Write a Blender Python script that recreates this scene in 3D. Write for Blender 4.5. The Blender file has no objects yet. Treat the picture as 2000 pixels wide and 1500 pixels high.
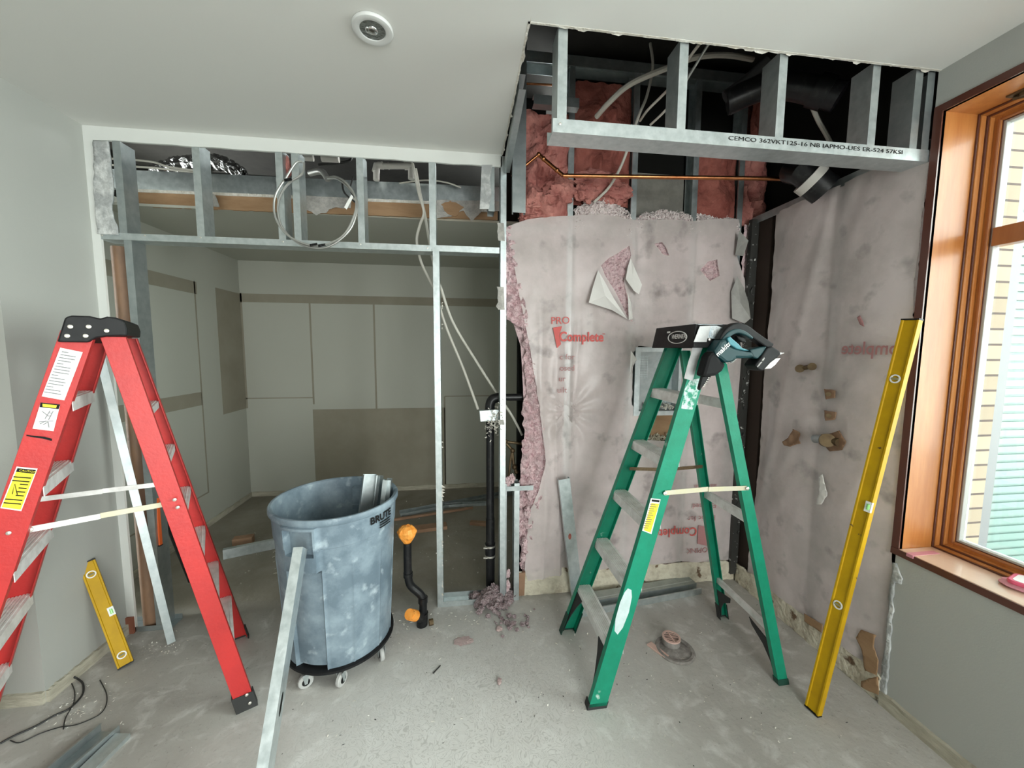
import bpy, math, random
from mathutils import Vector as V, Matrix, noise
from mathutils.geometry import delaunay_2d_cdt
random.seed(7)
SC = bpy.context.scene
COL = SC.collection
# ------------------------------------------------------------------ camera
FPX = 742.94
M = ((0.991657255551694, -0.1288126701032471, 0.004814928094411355),
     (-0.006836609210239745, -0.0898584716393745, -0.9959310798690552),
     (0.12872120371636053, 0.9875893635998252, -0.08998944726079526))
CAM = (0.0, 0.0, 1.6)
cd = bpy.data.cameras.new('camera'); cam = bpy.data.objects.new('camera', cd); COL.objects.link(cam)
cd.sensor_fit = 'HORIZONTAL'; cd.sensor_width = 36.0; cd.lens = FPX / 2000 * 36; cd.clip_start = 0.02
cam.matrix_world = Matrix(((M[0][0], -M[1][0], -M[2][0], CAM[0]), (M[0][1], -M[1][1], -M[2][1], CAM[1]),
                           (M[0][2], -M[1][2], -M[2][2], CAM[2]), (0, 0, 0, 1)))
SC.camera = cam
# ------------------------------------------------------------------ light and exposure
vs = SC.view_settings
SC.display_settings.display_device = 'sRGB'
vs.view_transform = 'Standard'; vs.look = 'None'; vs.gamma = 1.0; vs.exposure = 0.42; vs.use_curve_mapping = False
world = bpy.data.worlds.new('overcast_sky'); SC.world = world; world.use_nodes = True
wn = world.node_tree.nodes; wl = world.node_tree.links
bg = wn['Background']; bg.inputs[0].default_value = (0.95, 1.0, 0.97, 1); bg.inputs[1].default_value = 11.0

def area(name, loc, rot, sx, sy, power, color, portal=False):
    l = bpy.data.lights.new(name, 'AREA'); l.shape = 'RECTANGLE'; l.size = sx; l.size_y = sy
    l.energy = power; l.color = color
    if portal: l.cycles.is_portal = True
    o = bpy.data.objects.new(name, l); COL.objects.link(o); o.location = loc; o.rotation_euler = rot
    return o
HP = math.pi / 2
area('right_window_portal', (2.2, 0.23, 1.643), (0, HP, 0), 1.8, 2.25, 1, (1, 1, 1), True)
area('added_right_opening_portal', (2.2, -2.15, 1.45), (0, HP, 0), 2.2, 1.5, 1, (1, 1, 1), True)  # unseen opening added in the right wall for more side daylight
area('added_rear_opening_portal', (1.1, -3.3, 1.35), (HP, 0, 0), 1.5, 2.3, 1, (1, 1, 1), True)  # unseen rear opening, added to light surfaces facing the camera

# ------------------------------------------------------------------ pixel <-> place helpers (frame 2000 x 1500)
def P(x, y, ax, val):
    c = ((x - 1000) / FPX, (y - 750) / FPX, 1.0)
    d = [sum(M[r][k] * c[r] for r in range(3)) for k in range(3)]
    t = (val - CAM[ax]) / d[ax]
    return V([CAM[k] + t * d[k] for k in range(3)])
def FLR(x, y, z=0.0): return P(x, y, 2, z)

# ------------------------------------------------------------------ materials
def mat(name, col, rough=0.6, metal=0.0, col2=None, ns=6.0, nd=4.0, lo=0.35, hi=0.65, bump=0.0, bs=40.0, coat=0.0, alpha=1.0,
        stretch=None, rough2=None, spec=None, col3=None, ns3=40, lo3=.6, hi3=.7):
    m = bpy.data.materials.new(name); m.use_nodes = True; nt = m.node_tree; N = nt.nodes; L = nt.links
    b = N['Principled BSDF']; b.inputs['Roughness'].default_value = rough; b.inputs['Metallic'].default_value = metal
    b.inputs['Base Color'].default_value = (*col, 1); b.inputs['Alpha'].default_value = alpha
    if coat: b.inputs['Coat Weight'].default_value = coat; b.inputs['Coat Roughness'].default_value = 0.12
    if spec is not None: b.inputs['Specular IOR Level'].default_value = spec
    geo = N.new('ShaderNodeNewGeometry'); src = geo.outputs['Position']
    if stretch:
        mp = N.new('ShaderNodeMapping'); mp.inputs['Scale'].default_value = stretch; L.new(src, mp.inputs['Vector']); src = mp.outputs['Vector']
    last = None
    if col2:
        n = N.new('ShaderNodeTexNoise'); n.inputs['Scale'].default_value = ns; n.inputs['Detail'].default_value = nd; n.inputs['Roughness'].default_value = 0.62
        L.new(src, n.inputs['Vector'])
        r = N.new('ShaderNodeValToRGB'); r.color_ramp.elements[0].position = lo; r.color_ramp.elements[1].position = hi
        r.color_ramp.elements[0].color = (*col, 1); r.color_ramp.elements[1].color = (*col2, 1)
        L.new(n.outputs['Fac'], r.inputs['Fac']); last = r.outputs['Color']
        if rough2 is not None:
            mr = N.new('ShaderNodeMapRange'); mr.inputs['From Min'].default_value = lo; mr.inputs['From Max'].default_value = hi
            mr.inputs['To Min'].default_value = rough; mr.inputs['To Max'].default_value = rough2
            L.new(n.outputs['Fac'], mr.inputs['Value']); L.new(mr.outputs[0], b.inputs['Roughness'])
    if col3:
        n3 = N.new('ShaderNodeTexNoise'); n3.inputs['Scale'].default_value = ns3; n3.inputs['Detail'].default_value = 5
        L.new(geo.outputs['Position'], n3.inputs['Vector'])
        r3 = N.new('ShaderNodeMapRange'); r3.inputs['From Min'].default_value = lo3; r3.inputs['From Max'].default_value = hi3; L.new(n3.outputs['Fac'], r3.inputs['Value'])
        mx = N.new('ShaderNodeMixRGB'); mx.inputs[1].default_value = (*col, 1); mx.inputs[2].default_value = (*col3, 1)
        L.new(r3.outputs[0], mx.inputs[0])
        if last: L.new(last, mx.inputs[1])
        last = mx.outputs[0]
    if last: L.new(last, b.inputs['Base Color'])
    if bump:
        n2 = N.new('ShaderNodeTexNoise'); n2.inputs['Scale'].default_value = bs; n2.inputs['Detail'].default_value = 5
        L.new(src, n2.inputs['Vector'])
        bp = N.new('ShaderNodeBump'); bp.inputs['Strength'].default_value = bump; bp.inputs['Distance'].default_value = 0.02
        L.new(n2.outputs['Fac'], bp.inputs['Height']); L.new(bp.outputs['Normal'], b.inputs['Normal'])
    return m
WHITEW = mat('white_header_paint', (.70, .715, .69), .75)
WALL = mat('painted_drywall', (.415, .42, .395), .75, bump=.04, bs=180)
CEIL = mat('ceiling_paint', (.74, .74, .71), .85)
BWALL = mat('backroom_paint', (.45, .455, .40), .8, bump=.03, bs=150)
TAUPE = mat('taupe_primer', (.27, .245, .19), .85, col2=(.31, .285, .225), ns=3)
GALV = mat('galvanised_steel', (.50, .56, .57), .34, .85, (.66, .71, .72), 30, 3, .3, .7, bump=.03, bs=60, rough2=.45)
GALVD = mat('dull_galvanised_steel', (.34, .38, .39), .42, .8, (.46, .50, .50), 18, 3, .3, .7, bump=.03, bs=50)
GYP = mat('broken_gypsum', (.80, .78, .73), .95, col2=(.62, .58, .50), ns=25, bump=.5, bs=60)
GYPD = mat('dirty_gypsum_base', (.66, .61, .49), .95, col2=(.42, .36, .27), ns=14, lo=.45, hi=.72, bump=.6, bs=40, col3=(.16, .10, .06), ns3=9, lo3=.62, hi3=.66)
KRAFT = mat('brown_drywall_paper', (.30, .175, .09), .8, col2=(.38, .235, .13), ns=5, stretch=(1, 1, 4))
TORN = mat('torn_grey_paper', (.50, .48, .45), .9, col2=(.32, .31, .29), ns=20, bump=.5, bs=50)
PLAST = mat('smeared_joint_compound', (.36, .37, .37), .9, col2=(.64, .65, .64), ns=14, lo=.45, hi=.65, bump=.4, bs=50)
PINK = mat('pink_glass_wool', (.38, .135, .12), 1.0, col2=(.62, .28, .24), ns=9, nd=8, bump=.8, bs=35, spec=.1)
PINKD = mat('old_pink_batt', (.25, .075, .06), 1.0, col2=(.42, .15, .12), ns=7, nd=8, bump=.8, bs=30, spec=.1)
WOOL = mat('pale_pink_loose_wool', (.80, .60, .62), 1.0, col2=(.50, .26, .31), ns=45, nd=6, lo=.52, hi=.72, bump=1.0, bs=90, spec=.1)
WOOLW = mat('whitish_loose_wool', (.88, .80, .79), 1.0, col2=(.74, .58, .59), ns=60, nd=6, lo=.52, hi=.75, bump=.4, bs=90, spec=.1)
POLY = mat('plastic_vapour_barrier', (.80, .71, .70), .33, col2=(.50, .455, .43), ns=2.6, nd=10, lo=.40, hi=.72, bump=.3, bs=7, alpha=.68, col3=(.27, .25, .235), ns3=8, lo3=.58, hi3=.80)
FILM = mat('loose_plastic_flap', (.86, .84, .81), .4, alpha=.8, bump=.1, bs=12)
FILMEDGE = mat('grey_plastic_film', (.42, .41, .385), .45, col2=(.30, .295, .28), ns=9, alpha=.8)
REDINK = mat('red_print', (.60, .10, .09), .6)
REDFAINT = mat('faded_red_print', (.42, .20, .20), .7)
BLACKP = mat('black_plastic', (.007, .007, .008), .5, col2=(.014, .014, .015), ns=20, spec=.22)
ABS = mat('black_drain_pipe', (.010, .010, .011), .35, col2=(.04, .04, .04), ns=30, lo=.55, hi=.75, spec=.35)
CONC_BLK = mat('grey_backing_board', (.27, .26, .23), .9, col2=(.20, .19, .17), ns=12)
DARK = mat('shade_black', (.012, .012, .011), .95, spec=.1)  # plenum shade put into a near-black colour
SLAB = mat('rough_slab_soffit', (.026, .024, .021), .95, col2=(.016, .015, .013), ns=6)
COPPER = mat('copper_pipe', (.62, .27, .12), .28, 1.0, (.45, .17, .07), 20)
BRASS = mat('tarnished_brass', (.10, .065, .035), .5, .6, (.17, .12, .065), 25)
CABLE = mat('white_cable_jacket', (.58, .56, .50), .6)
ARMOR = mat('armoured_cable', (.44, .44, .42), .35, .7)
PVC = mat('white_plastic_pipe', (.62, .60, .56), .4)
FOIL = mat('foil_duct', (.34, .34, .34), .2, 1.0, bump=1.0, bs=25)
WOODO = mat('varnished_orange_wood', (.42, .145, .032), .42, col2=(.54, .22, .06), ns=3.5, nd=5, stretch=(6, 6, .7), coat=.12)
WOODS = mat('pale_sill_wood', (.66, .43, .31), .3, col2=(.72, .52, .40), ns=4, nd=5, stretch=(2, .8, 2), coat=.5)
WOODD = mat('dark_trim_edge', (.10, .030, .018), .35, coat=.3)
WOODB = mat('brown_window_sash', (.33, .12, .045), .3, col2=(.40, .16, .06), ns=4, stretch=(6, 6, .7), coat=.5)
VINYL = mat('grey_weatherstrip', (.42, .42, .40), .5)
BRPOST = mat('brown_rounded_post', (.23, .13, .075), .6, col2=(.13, .08, .05), ns=5, stretch=(3, 3, .8), lo=.4, hi=.7)
REDF = mat('red_fibreglass', (.54, .030, .028), .42, col2=(.48, .027, .027), ns=14, bump=.05, bs=90)
GREENF = mat('green_fibreglass', (.0, .215, .125), .38, col2=(.002, .26, .155), ns=14, bump=.05, bs=90, col3=(.45, .62, .55), ns3=13, lo3=.70, hi3=.76)
GREEND = mat('green_flange_fibreglass', (.0, .145, .08), .45, col2=(.0, .17, .095), ns=14)
ALU = mat('worn_aluminium', (.86, .85, .84), .4, .1, (.66, .64, .62), 20, 4, .4, .7)
ALUY = mat('paint_spattered_strap', (.62, .58, .40), .5, .4, (.60, .56, .46), 12)
RIVET = mat('rivet_steel', (.75, .72, .66), .35, .8)
RUBBER = mat('black_rubber', (.03, .03, .03), .8)
DGREEN = mat('dark_green_shoe', (.005, .05, .033), .5)
TAPE = mat('silver_cloth_tape', (.60, .60, .60), .38, .25, (.44, .46, .47), 14, bump=.15, bs=30)
BIN = mat('dusty_grey_bin_plastic', (.12, .165, .205), .5, col2=(.29, .365, .42), ns=4.5, nd=9, lo=.40, hi=.68, bump=.04, bs=60, col3=(.42, .49, .54), ns3=16, lo3=.60, hi3=.80)
ORANGE = mat('orange_tape', (.90, .30, .03), .55, col2=(.95, .40, .08), ns=20, bump=.4, bs=40)
YELLOW = mat('yellow_level_enamel', (.56, .335, .005), .5, spec=.2, col2=(.48, .28, .005), ns=10, col3=(.12, .07, .02), ns3=22, lo3=.70, hi3=.73)
VIAL = mat('green_vial', (.35, .80, .25), .15, coat=.5)
WHITE = mat('white_label', (.82, .82, .80), .5)
YLAB = mat('yellow_label', (.80, .66, .03), .5)
LBLK = mat('label_black', (.012, .012, .012), .6, spec=.15)
SCUFF = mat('bare_scuffed_patch', (.60, .70, .72), .6, col2=(.50, .62, .62), ns=30)
TEAL = mat('teal_tool_body', (.0, .03, .036), .45, col2=(.0, .038, .045), ns=10)
LTEAL = mat('light_teal_trigger_guard', (.05, .22, .27), .4)
CHROME = mat('bright_steel', (.8, .8, .8), .18, 1.0)
LAMPW = mat('white_lamp_trim', (.70, .71, .70), .4)
REFL = mat('lamp_reflector', (.42, .44, .43), .25, .9, bump=.3, bs=60)
WHEEL = mat('grey_caster_wheel', (.42, .42, .41), .5)
BRICKM = bpy.data.materials.new('buff_brick')
COLOUT = mat('outdoor_grey_post', (.075, .08, .085), .6)
SHADE = mat('pale_green_siding', (.085, .135, .12), .5)
PAVE = mat('outdoor_concrete', (.14, .14, .14), .9, col2=(.12, .12, .12), ns=3)
DRAINM = mat('dusty_drain_iron', (.30, .28, .26), .8, .2, (.20, .18, .17), 30, bump=.3, bs=60)
SALMON = mat('salmon_rim', (.62, .42, .36), .6)
LUMBER = mat('rough_brown_lumber', (.36, .22, .14), .85, col2=(.26, .15, .09), ns=6, stretch=(1, 1, 1))
PBOX = mat('pink_plastic_case', (.75, .12, .22), .3)
PTAPE = mat('translucent_pink_tape', (.62, .26, .32), .5)
TRIMW = mat('unpainted_base_strip', (.52, .49, .40), .85, col2=(.36, .33, .26), ns=8, stretch=(1, 1, 4), bump=.3, bs=30)
REDB = mat('red_brown_block', (.28, .10, .06), .85)
RODM = mat('black_rod', (.02, .02, .02), .5)

def setup_brick():
    m = BRICKM; m.use_nodes = True; nt = m.node_tree; N = nt.nodes; L = nt.links; b = N['Principled BSDF']
    geo = N.new('ShaderNodeNewGeometry'); sp = N.new('ShaderNodeSeparateXYZ'); cb = N.new('ShaderNodeCombineXYZ')
    L.new(geo.outputs['Position'], sp.inputs[0]); ad = N.new('ShaderNodeMath'); L.new(sp.outputs['X'], ad.inputs[0]); L.new(sp.outputs['Y'], ad.inputs[1])
    L.new(ad.outputs[0], cb.inputs['X']); L.new(sp.outputs['Z'], cb.inputs['Y'])
    br = N.new('ShaderNodeTexBrick'); L.new(cb.outputs[0], br.inputs['Vector']); br.inputs['Scale'].default_value = 1.0
    br.inputs['Brick Width'].default_value = .21; br.inputs['Row Height'].default_value = .068; br.inputs['Mortar Size'].default_value = .005
    br.inputs['Color1'].default_value = (.21, .17, .125, 1); br.inputs['Color2'].default_value = (.155, .125, .09, 1); br.inputs['Mortar'].default_value = (.04, .03, .027, 1)
    L.new(br.outputs['Color'], b.inputs['Base Color']); b.inputs['Roughness'].default_value = .9
setup_brick()

def setup_floor():
    m = bpy.data.materials.new('dusty_concrete'); m.use_nodes = True; nt = m.node_tree; N = nt.nodes; L = nt.links; b = N['Principled BSDF']
    geo = N.new('ShaderNodeNewGeometry'); pos = geo.outputs['Position']
    def nz(sc, det=6, dist=0.0, ro=.6):
        n = N.new('ShaderNodeTexNoise'); n.inputs['Scale'].default_value = sc; n.inputs['Detail'].default_value = det
        n.inputs['Distortion'].default_value = dist; n.inputs['Roughness'].default_value = ro; L.new(pos, n.inputs['Vector']); return n.outputs['Fac']
    def rng(v, a, c, d=0, e=1):
        r = N.new('ShaderNodeMapRange'); r.inputs['From Min'].default_value = a; r.inputs['From Max'].default_value = c
        r.inputs['To Min'].default_value = d; r.inputs['To Max'].default_value = e; L.new(v, r.inputs['Value']); return r.outputs[0]
    def mix(f, a, c):
        x = N.new('ShaderNodeMixRGB'); L.new(f, x.inputs[0])
        if isinstance(a, tuple): x.inputs[1].default_value = (*a, 1)
        else: L.new(a, x.inputs[1])
        if isinstance(c, tuple): x.inputs[2].default_value = (*c, 1)
        else: L.new(c, x.inputs[2])
        return x.outputs[0]
    def mul(a, c):
        x = N.new('ShaderNodeMath'); x.operation = 'MULTIPLY'; L.new(a, x.inputs[0])
        if isinstance(c, (int, float)): x.inputs[1].default_value = c
        else: L.new(c, x.inputs[1])
        return x.outputs[0]
    base = mix(rng(nz(1.3, 8), .35, .65), (.36, .34, .31), (.50, .485, .455))
    base = mix(rng(nz(9, 8, .6), .52, .72), base, (.62, .61, .585))
    base = mix(mul(rng(nz(60, 3), .6, .75), .5), base, (.20, .18, .16))
    # worm-like adhesive ridges in the middle of the foreground
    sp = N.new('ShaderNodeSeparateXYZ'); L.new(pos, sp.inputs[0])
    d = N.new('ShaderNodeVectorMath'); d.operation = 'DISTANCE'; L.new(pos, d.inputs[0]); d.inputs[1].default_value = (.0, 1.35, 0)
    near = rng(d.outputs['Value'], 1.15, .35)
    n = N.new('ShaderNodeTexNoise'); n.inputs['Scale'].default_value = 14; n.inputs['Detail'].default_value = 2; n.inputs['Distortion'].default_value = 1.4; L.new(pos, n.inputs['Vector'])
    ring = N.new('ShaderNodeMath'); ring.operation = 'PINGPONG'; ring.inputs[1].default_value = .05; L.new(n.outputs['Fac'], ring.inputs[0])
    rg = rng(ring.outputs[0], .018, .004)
    base = mix(mul(near, .65), base, (.78, .775, .75))  # pale dust plus the brighter foreground light, painted into the floor colour
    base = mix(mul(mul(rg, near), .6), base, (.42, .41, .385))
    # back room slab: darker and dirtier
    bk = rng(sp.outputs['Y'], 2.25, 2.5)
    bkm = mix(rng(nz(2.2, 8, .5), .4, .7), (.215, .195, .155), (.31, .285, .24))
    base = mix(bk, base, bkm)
    L.new(base, b.inputs['Base Color']); L.new(rng(nz(5, 5), .3, .7, .55, .85), b.inputs['Roughness'])
    bp = N.new('ShaderNodeBump'); bp.inputs['Strength'].default_value = .25; bp.inputs['Distance'].default_value = .01
    L.new(nz(30, 8, .3), bp.inputs['Height']); L.new(bp.outputs[0], b.inputs['Normal'])
    return m
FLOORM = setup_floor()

def setup_glass():
    m = bpy.data.materials.new('window_glass'); m.use_nodes = True; nt = m.node_tree; N = nt.nodes; L = nt.links
    N.remove(N['Principled BSDF']); out = N['Material Output']
    t = N.new('ShaderNodeBsdfTransparent'); t.inputs[0].default_value = (.93, .96, .95, 1)
    g = N.new('ShaderNodeBsdfGlossy'); g.inputs['Roughness'].default_value = .02
    fr = N.new('ShaderNodeFresnel'); fr.inputs['IOR'].default_value = 1.45
    mx = N.new('ShaderNodeMixShader'); L.new(fr.outputs[0], mx.inputs[0]); L.new(t.outputs[0], mx.inputs[1]); L.new(g.outputs[0], mx.inputs[2]); L.new(mx.outputs[0], out.inputs[0])
    return m
GLASS = setup_glass()

# ------------------------------------------------------------------ mesh builder
class B:
    def __init__(s): s.v = []; s.f = []; s.m = []
    def add(s, vs_, fs, mi=0):
        o = len(s.v); s.v += [tuple(x) for x in vs_]; s.f += [tuple(i + o for i in q) for q in fs]; s.m += [mi] * len(fs); return s
    def box(s, c, d, R=None, mi=0):
        c = V(c); hx, hy, hz = d[0] / 2, d[1] / 2, d[2] / 2
        vs_ = [V((x, y, z)) for x in (-hx, hx) for y in (-hy, hy) for z in (-hz, hz)]
        if R is not None: vs_ = [R @ q for q in vs_]
        return s.add([c + q for q in vs_], [(0, 1, 3, 2), (4, 6, 7, 5), (0, 4, 5, 1), (2, 3, 7, 6), (0, 2, 6, 4), (1, 5, 7, 3)], mi)
    def bb(s, x0, x1, y0, y1, z0, z1, mi=0): return s.box(((x0 + x1) / 2, (y0 + y1) / 2, (z0 + z1) / 2), (x1 - x0, y1 - y0, z1 - z0), None, mi)
    def prism(s, pts, d, mi=0):            # closed outline of 3D points pushed along d
        n = len(pts); d = V(d); a = [V(p) for p in pts]
        return s.add(a + [p + d for p in a], [tuple(range(n))[::-1], tuple(range(n, 2 * n))] + [(i, (i + 1) % n, n + (i + 1) % n, n + i) for i in range(n)], mi)
    def ext(s, prof, p0, p1, W, Fd, mi=0, zc0=None, zc1=None):
        p0 = V(p0); p1 = V(p1); A = (p1 - p0).normalized(); W = V(W); W = (W - A * W.dot(A)).normalized(); Fd = V(Fd); Fd = Fd - A * Fd.dot(A); Fd = (Fd - W * Fd.dot(W)).normalized()
        lo = [p0 + W * a + Fd * b for a, b in prof]; hi = [p1 + W * a + Fd * b for a, b in prof]
        if zc0 is not None: lo = [q + A * ((zc0 - q.z) / A.z) for q in lo]
        if zc1 is not None: hi = [q + A * ((zc1 - q.z) / A.z) for q in hi]
        n = len(prof)
        return s.add(lo + hi, [tuple(range(n))[::-1], tuple(range(n, 2 * n))] + [(i, (i + 1) % n, n + (i + 1) % n, n + i) for i in range(n)], mi)
    def tube(s, pts, r, n=10, mi=0, cap=True):
        pts = [V(p) for p in pts]; k = len(pts); rs = r if isinstance(r, (list, tuple)) else [r] * k; vs_ = []; up = None
        for i, p in enumerate(pts):
            t = (pts[min(i + 1, k - 1)] - pts[max(i - 1, 0)]).normalized()
            if up is None: up = t.orthogonal().normalized()
            up = (up - t * up.dot(t)).normalized(); w = t.cross(up)
            vs_ += [p + (up * math.cos(2 * math.pi * j / n) + w * math.sin(2 * math.pi * j / n)) * rs[i] for j in range(n)]
        fs = [(i * n + j, i * n + (j + 1) % n, (i + 1) * n + (j + 1) % n, (i + 1) * n + j) for i in range(k - 1) for j in range(n)]
        if cap: fs += [tuple(range(n))[::-1], tuple(range((k - 1) * n, k * n))]
        return s.add(vs_, fs, mi)
    def lathe(s, prof, c, n=40, R=None, mi=0, cap=True):   # prof (r,z)
        vs_ = []; c = V(c)
        for r, z in prof:
            for j in range(n):
                q = V((r * math.cos(2 * math.pi * j / n), r * math.sin(2 * math.pi * j / n), z)); vs_.append(c + (R @ q if R is not None else q))
        k = len(prof)
        fs = [(i * n + j, i * n + (j + 1) % n, (i + 1) * n + (j + 1) % n, (i + 1) * n + j) for i in range(k - 1) for j in range(n)]
        if cap and prof[0][0] > 1e-6: fs.append(tuple(range(n))[::-1])
        if cap and prof[-1][0] > 1e-6: fs.append(tuple(range((k - 1) * n, k * n)))
        return s.add(vs_, fs, mi)
    def build(s, name, m, parent=None, smooth=False, bevel=0.0, label=None, solid=0.0):
        me = bpy.data.meshes.new(name); me.from_pydata(s.v, [], s.f); me.validate(); me.update()
        for x in (m if isinstance(m, (list, tuple)) else [m]): me.materials.append(x)
        if len(me.polygons) == len(s.m): me.polygons.foreach_set('material_index', s.m)
        if smooth: me.polygons.foreach_set('use_smooth', [True] * len(me.polygons))
        o = bpy.data.objects.new(name, me); COL.objects.link(o)
        if parent: o.parent = parent; o.matrix_parent_inverse = Matrix.Translation(-V(parent.location)) if not parent.parent else Matrix.Identity(4)
        if bevel:
            md = o.modifiers.new('bevel', 'BEVEL'); md.width = bevel; md.segments = 2; md.limit_method = 'ANGLE'; md.angle_limit = .6
        if solid:
            md = o.modifiers.new('solid', 'SOLIDIFY'); md.thickness = solid; md.offset = 0
        if smooth:
            try:
                me.set_sharp_from_angle(angle=.7)
            except Exception: pass
        if label: o['label'] = label
        return o
def root_of(o):
    while o.parent: o = o.parent
    return o.location
def tag(o, label, cat, group=None, kind=None):
    o['label'] = label; o['category'] = cat
    if group: o['group'] = group
    if kind: o['kind'] = kind
    return o
def thing(name, loc, label, cat, group=None, kind=None):
    o = bpy.data.objects.new(name, None); COL.objects.link(o); o.location = loc; o.empty_display_size = .05
    return tag(o, label, cat, group, kind)
def struct(o, label=None):
    o['kind'] = 'structure'
    if label: o['label'] = label
    return o
def cprof(w, d, t=.0016, lip=.0):
    h = w / 2
    if lip: return [(-h, 0), (h, 0), (h, d), (h - lip, d), (h - lip, d - t), (h - t, d - t), (h - t, t), (-h + t, t), (-h + t, d - t), (-h + lip, d - t), (-h + lip, d), (-h, d)]
    return [(-h, 0), (h, 0), (h, d), (h - t, d), (h - t, t), (-h + t, t), (-h + t, d), (-h, d)]
def stud(name, p0, p1, W, Fd, label, w=.0885, d=.036, lip=.008, m=None, group=None, cat='stud', ko=True):
    b = B(); b.ext(cprof(w, d, .0016, lip), p0, p1, W, Fd)
    o = b.build(name, m or GALV); tag(o, label, cat, group); return o
def wob(p, s, a, seed=0):
    q = V(p) * s + V((seed * 3.1, seed * 1.7, 0)); return noise.noise(q) * a
def inpoly(x, y, pl):
    c = False; n = len(pl); j = n - 1
    for i in range(n):
        a, b_ = pl[i], pl[j]
        if (a[1] > y) != (b_[1] > y) and x < (b_[0] - a[0]) * (y - a[1]) / (b_[1] - a[1]) + a[0]: c = not c
        j = i
    return c
def region(outline, holes, step, rag=0.0, seed=0):
    """2D triangulation of an outline with holes and inner grid; returns verts, tris"""
    def dens(pl):
        out = []
        for i in range(len(pl)):
            a = V(pl[i]).to_2d() if len(pl[i]) > 2 else V(pl[i]); c = V(pl[(i + 1) % len(pl)]); n = max(1, int((c - a).length / step))
            for k in range(n):
                q = a.lerp(c, k / n)
                if rag: q = q + V((noise.noise(V((q.x * 23, q.y * 23, seed))) * rag, noise.noise(V((q.x * 23, q.y * 23, seed + 9))) * rag))
                out.append(q)
        return out
    loops = [dens(outline)] + [dens(h) for h in holes]
    vs_, ed = [], []
    for lp in loops:
        o = len(vs_); vs_ += lp; ed += [(o + i, o + (i + 1) % len(lp)) for i in range(len(lp))]
    O = [(q.x, q.y) for q in loops[0]]; H = [[(q.x, q.y) for q in lp] for lp in loops[1:]]
    x0, x1 = min(p[0] for p in O), max(p[0] for p in O); y0, y1 = min(p[1] for p in O), max(p[1] for p in O)
    x = x0 + step / 2
    while x < x1:
        y = y0 + step / 2
        while y < y1:
            if inpoly(x, y, O) and not any(inpoly(x, y, h) for h in H): vs_.append(V((x + random.uniform(-.1, .1) * step, y + random.uniform(-.1, .1) * step)))
            y += step
        x += step
    r = delaunay_2d_cdt(vs_, ed, [], 0, 1e-6)
    tr = []
    for f in r[2]:
        cx = sum(r[0][i].x for i in f) / 3; cy = sum(r[0][i].y for i in f) / 3
        if inpoly(cx, cy, O) and not any(inpoly(cx, cy, h) for h in H): tr.append(tuple(f))
    return [tuple(q) for q in r[0]], tr
def skin(name, pts, ax, val, step, disp, m, holes=(), parent=None, rag=0.0, seed=0, solid=0.0, smooth=True, px=True, thick=None):
    """sheet on plane axis=val given in frame pixels (or plane coordinates), displaced towards the room"""
    oa = [k for k in range(3) if k != ax]
    def cv(pl):
        if not px: return list(pl)
        return [tuple(P(x, y, ax, val)[k] for k in oa) for x, y in pl]
    vv, tr = region(cv(pts), [cv(h) for h in holes], step, rag, seed)
    out = []
    for a, c in vv:
        p = [0, 0, 0]; p[oa[0]] = a; p[oa[1]] = c; p[ax] = val - disp(a, c); out.append(p)
    b = B(); b.add(out, tr); return b.build(name, m, parent, smooth, 0, None, solid)
def cr(pts, n=8):   # catmull-rom through points
    pts = [V(p) for p in pts]; out = []
    for i in range(len(pts) - 1):
        p0, p1, p2, p3 = pts[max(i - 1, 0)], pts[i], pts[i + 1], pts[min(i + 2, len(pts) - 1)]
        for k in range(n):
            t = k / n; out.append(.5 * ((2 * p1) + (p2 - p0) * t + (2 * p0 - 5 * p1 + 4 * p2 - p3) * t * t + (-p0 + 3 * p1 - 3 * p2 + p3) * t ** 3))
    return out + [pts[-1]]
def wire(name, pts, r, m, label, cat='cable', parent=None, n=8):
    b = B().tube(cr(pts), r, n); o = b.build(name, m, parent, True)
    if not parent: tag(o, label, cat)
    return o
def chips(b, n, fn, smin, smax, mi=0):
    for i in range(n):
        c = V(fn()); s = random.uniform(smin, smax); R = Matrix.Rotation(random.uniform(0, 6.28), 3, V((random.uniform(-1, 1), random.uniform(-1, 1), random.uniform(-1, 1))).normalized())
        l = s * random.uniform(1, 2.4)
        q = [V((-l, -s * .5, 0)), V((l * .8, -s * .3, s * .2)), V((l, s * .5, -s * .2)), V((-l * .7, s * .6, s * .1)), V((0, 0, s * .6))]
        b.add([c + R @ x for x in q], [(0, 1, 4), (1, 2, 4), (2, 3, 4), (3, 0, 4), (3, 2, 1, 0)], mi)
    return b
def blob(b, c, r, seed=0, n=20, amp=.35, fr=2.2, fl=None):
    vs_ = []; c = V(c); m2 = n * 2
    for i in range(n + 1):
        th = math.pi * i / n
        for j in range(m2):
            ph = 2 * math.pi * j / m2; d = V((math.sin(th) * math.cos(ph), math.sin(th) * math.sin(ph), math.cos(th)))
            k = 1 + amp * noise.fractal(d * fr + V((seed, seed * 2, 0)), .9, 2.1, 4)
            q = c + V((d.x * r[0], d.y * r[1], d.z * r[2])) * k
            if fl is not None and q.z < fl: q.z = fl
            vs_.append(q)
    b.add(vs_, [(i * m2 + j, i * m2 + (j + 1) % m2, (i + 1) * m2 + (j + 1) % m2, (i + 1) * m2 + j) for i in range(n) for j in range(m2)])
    return b
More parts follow.
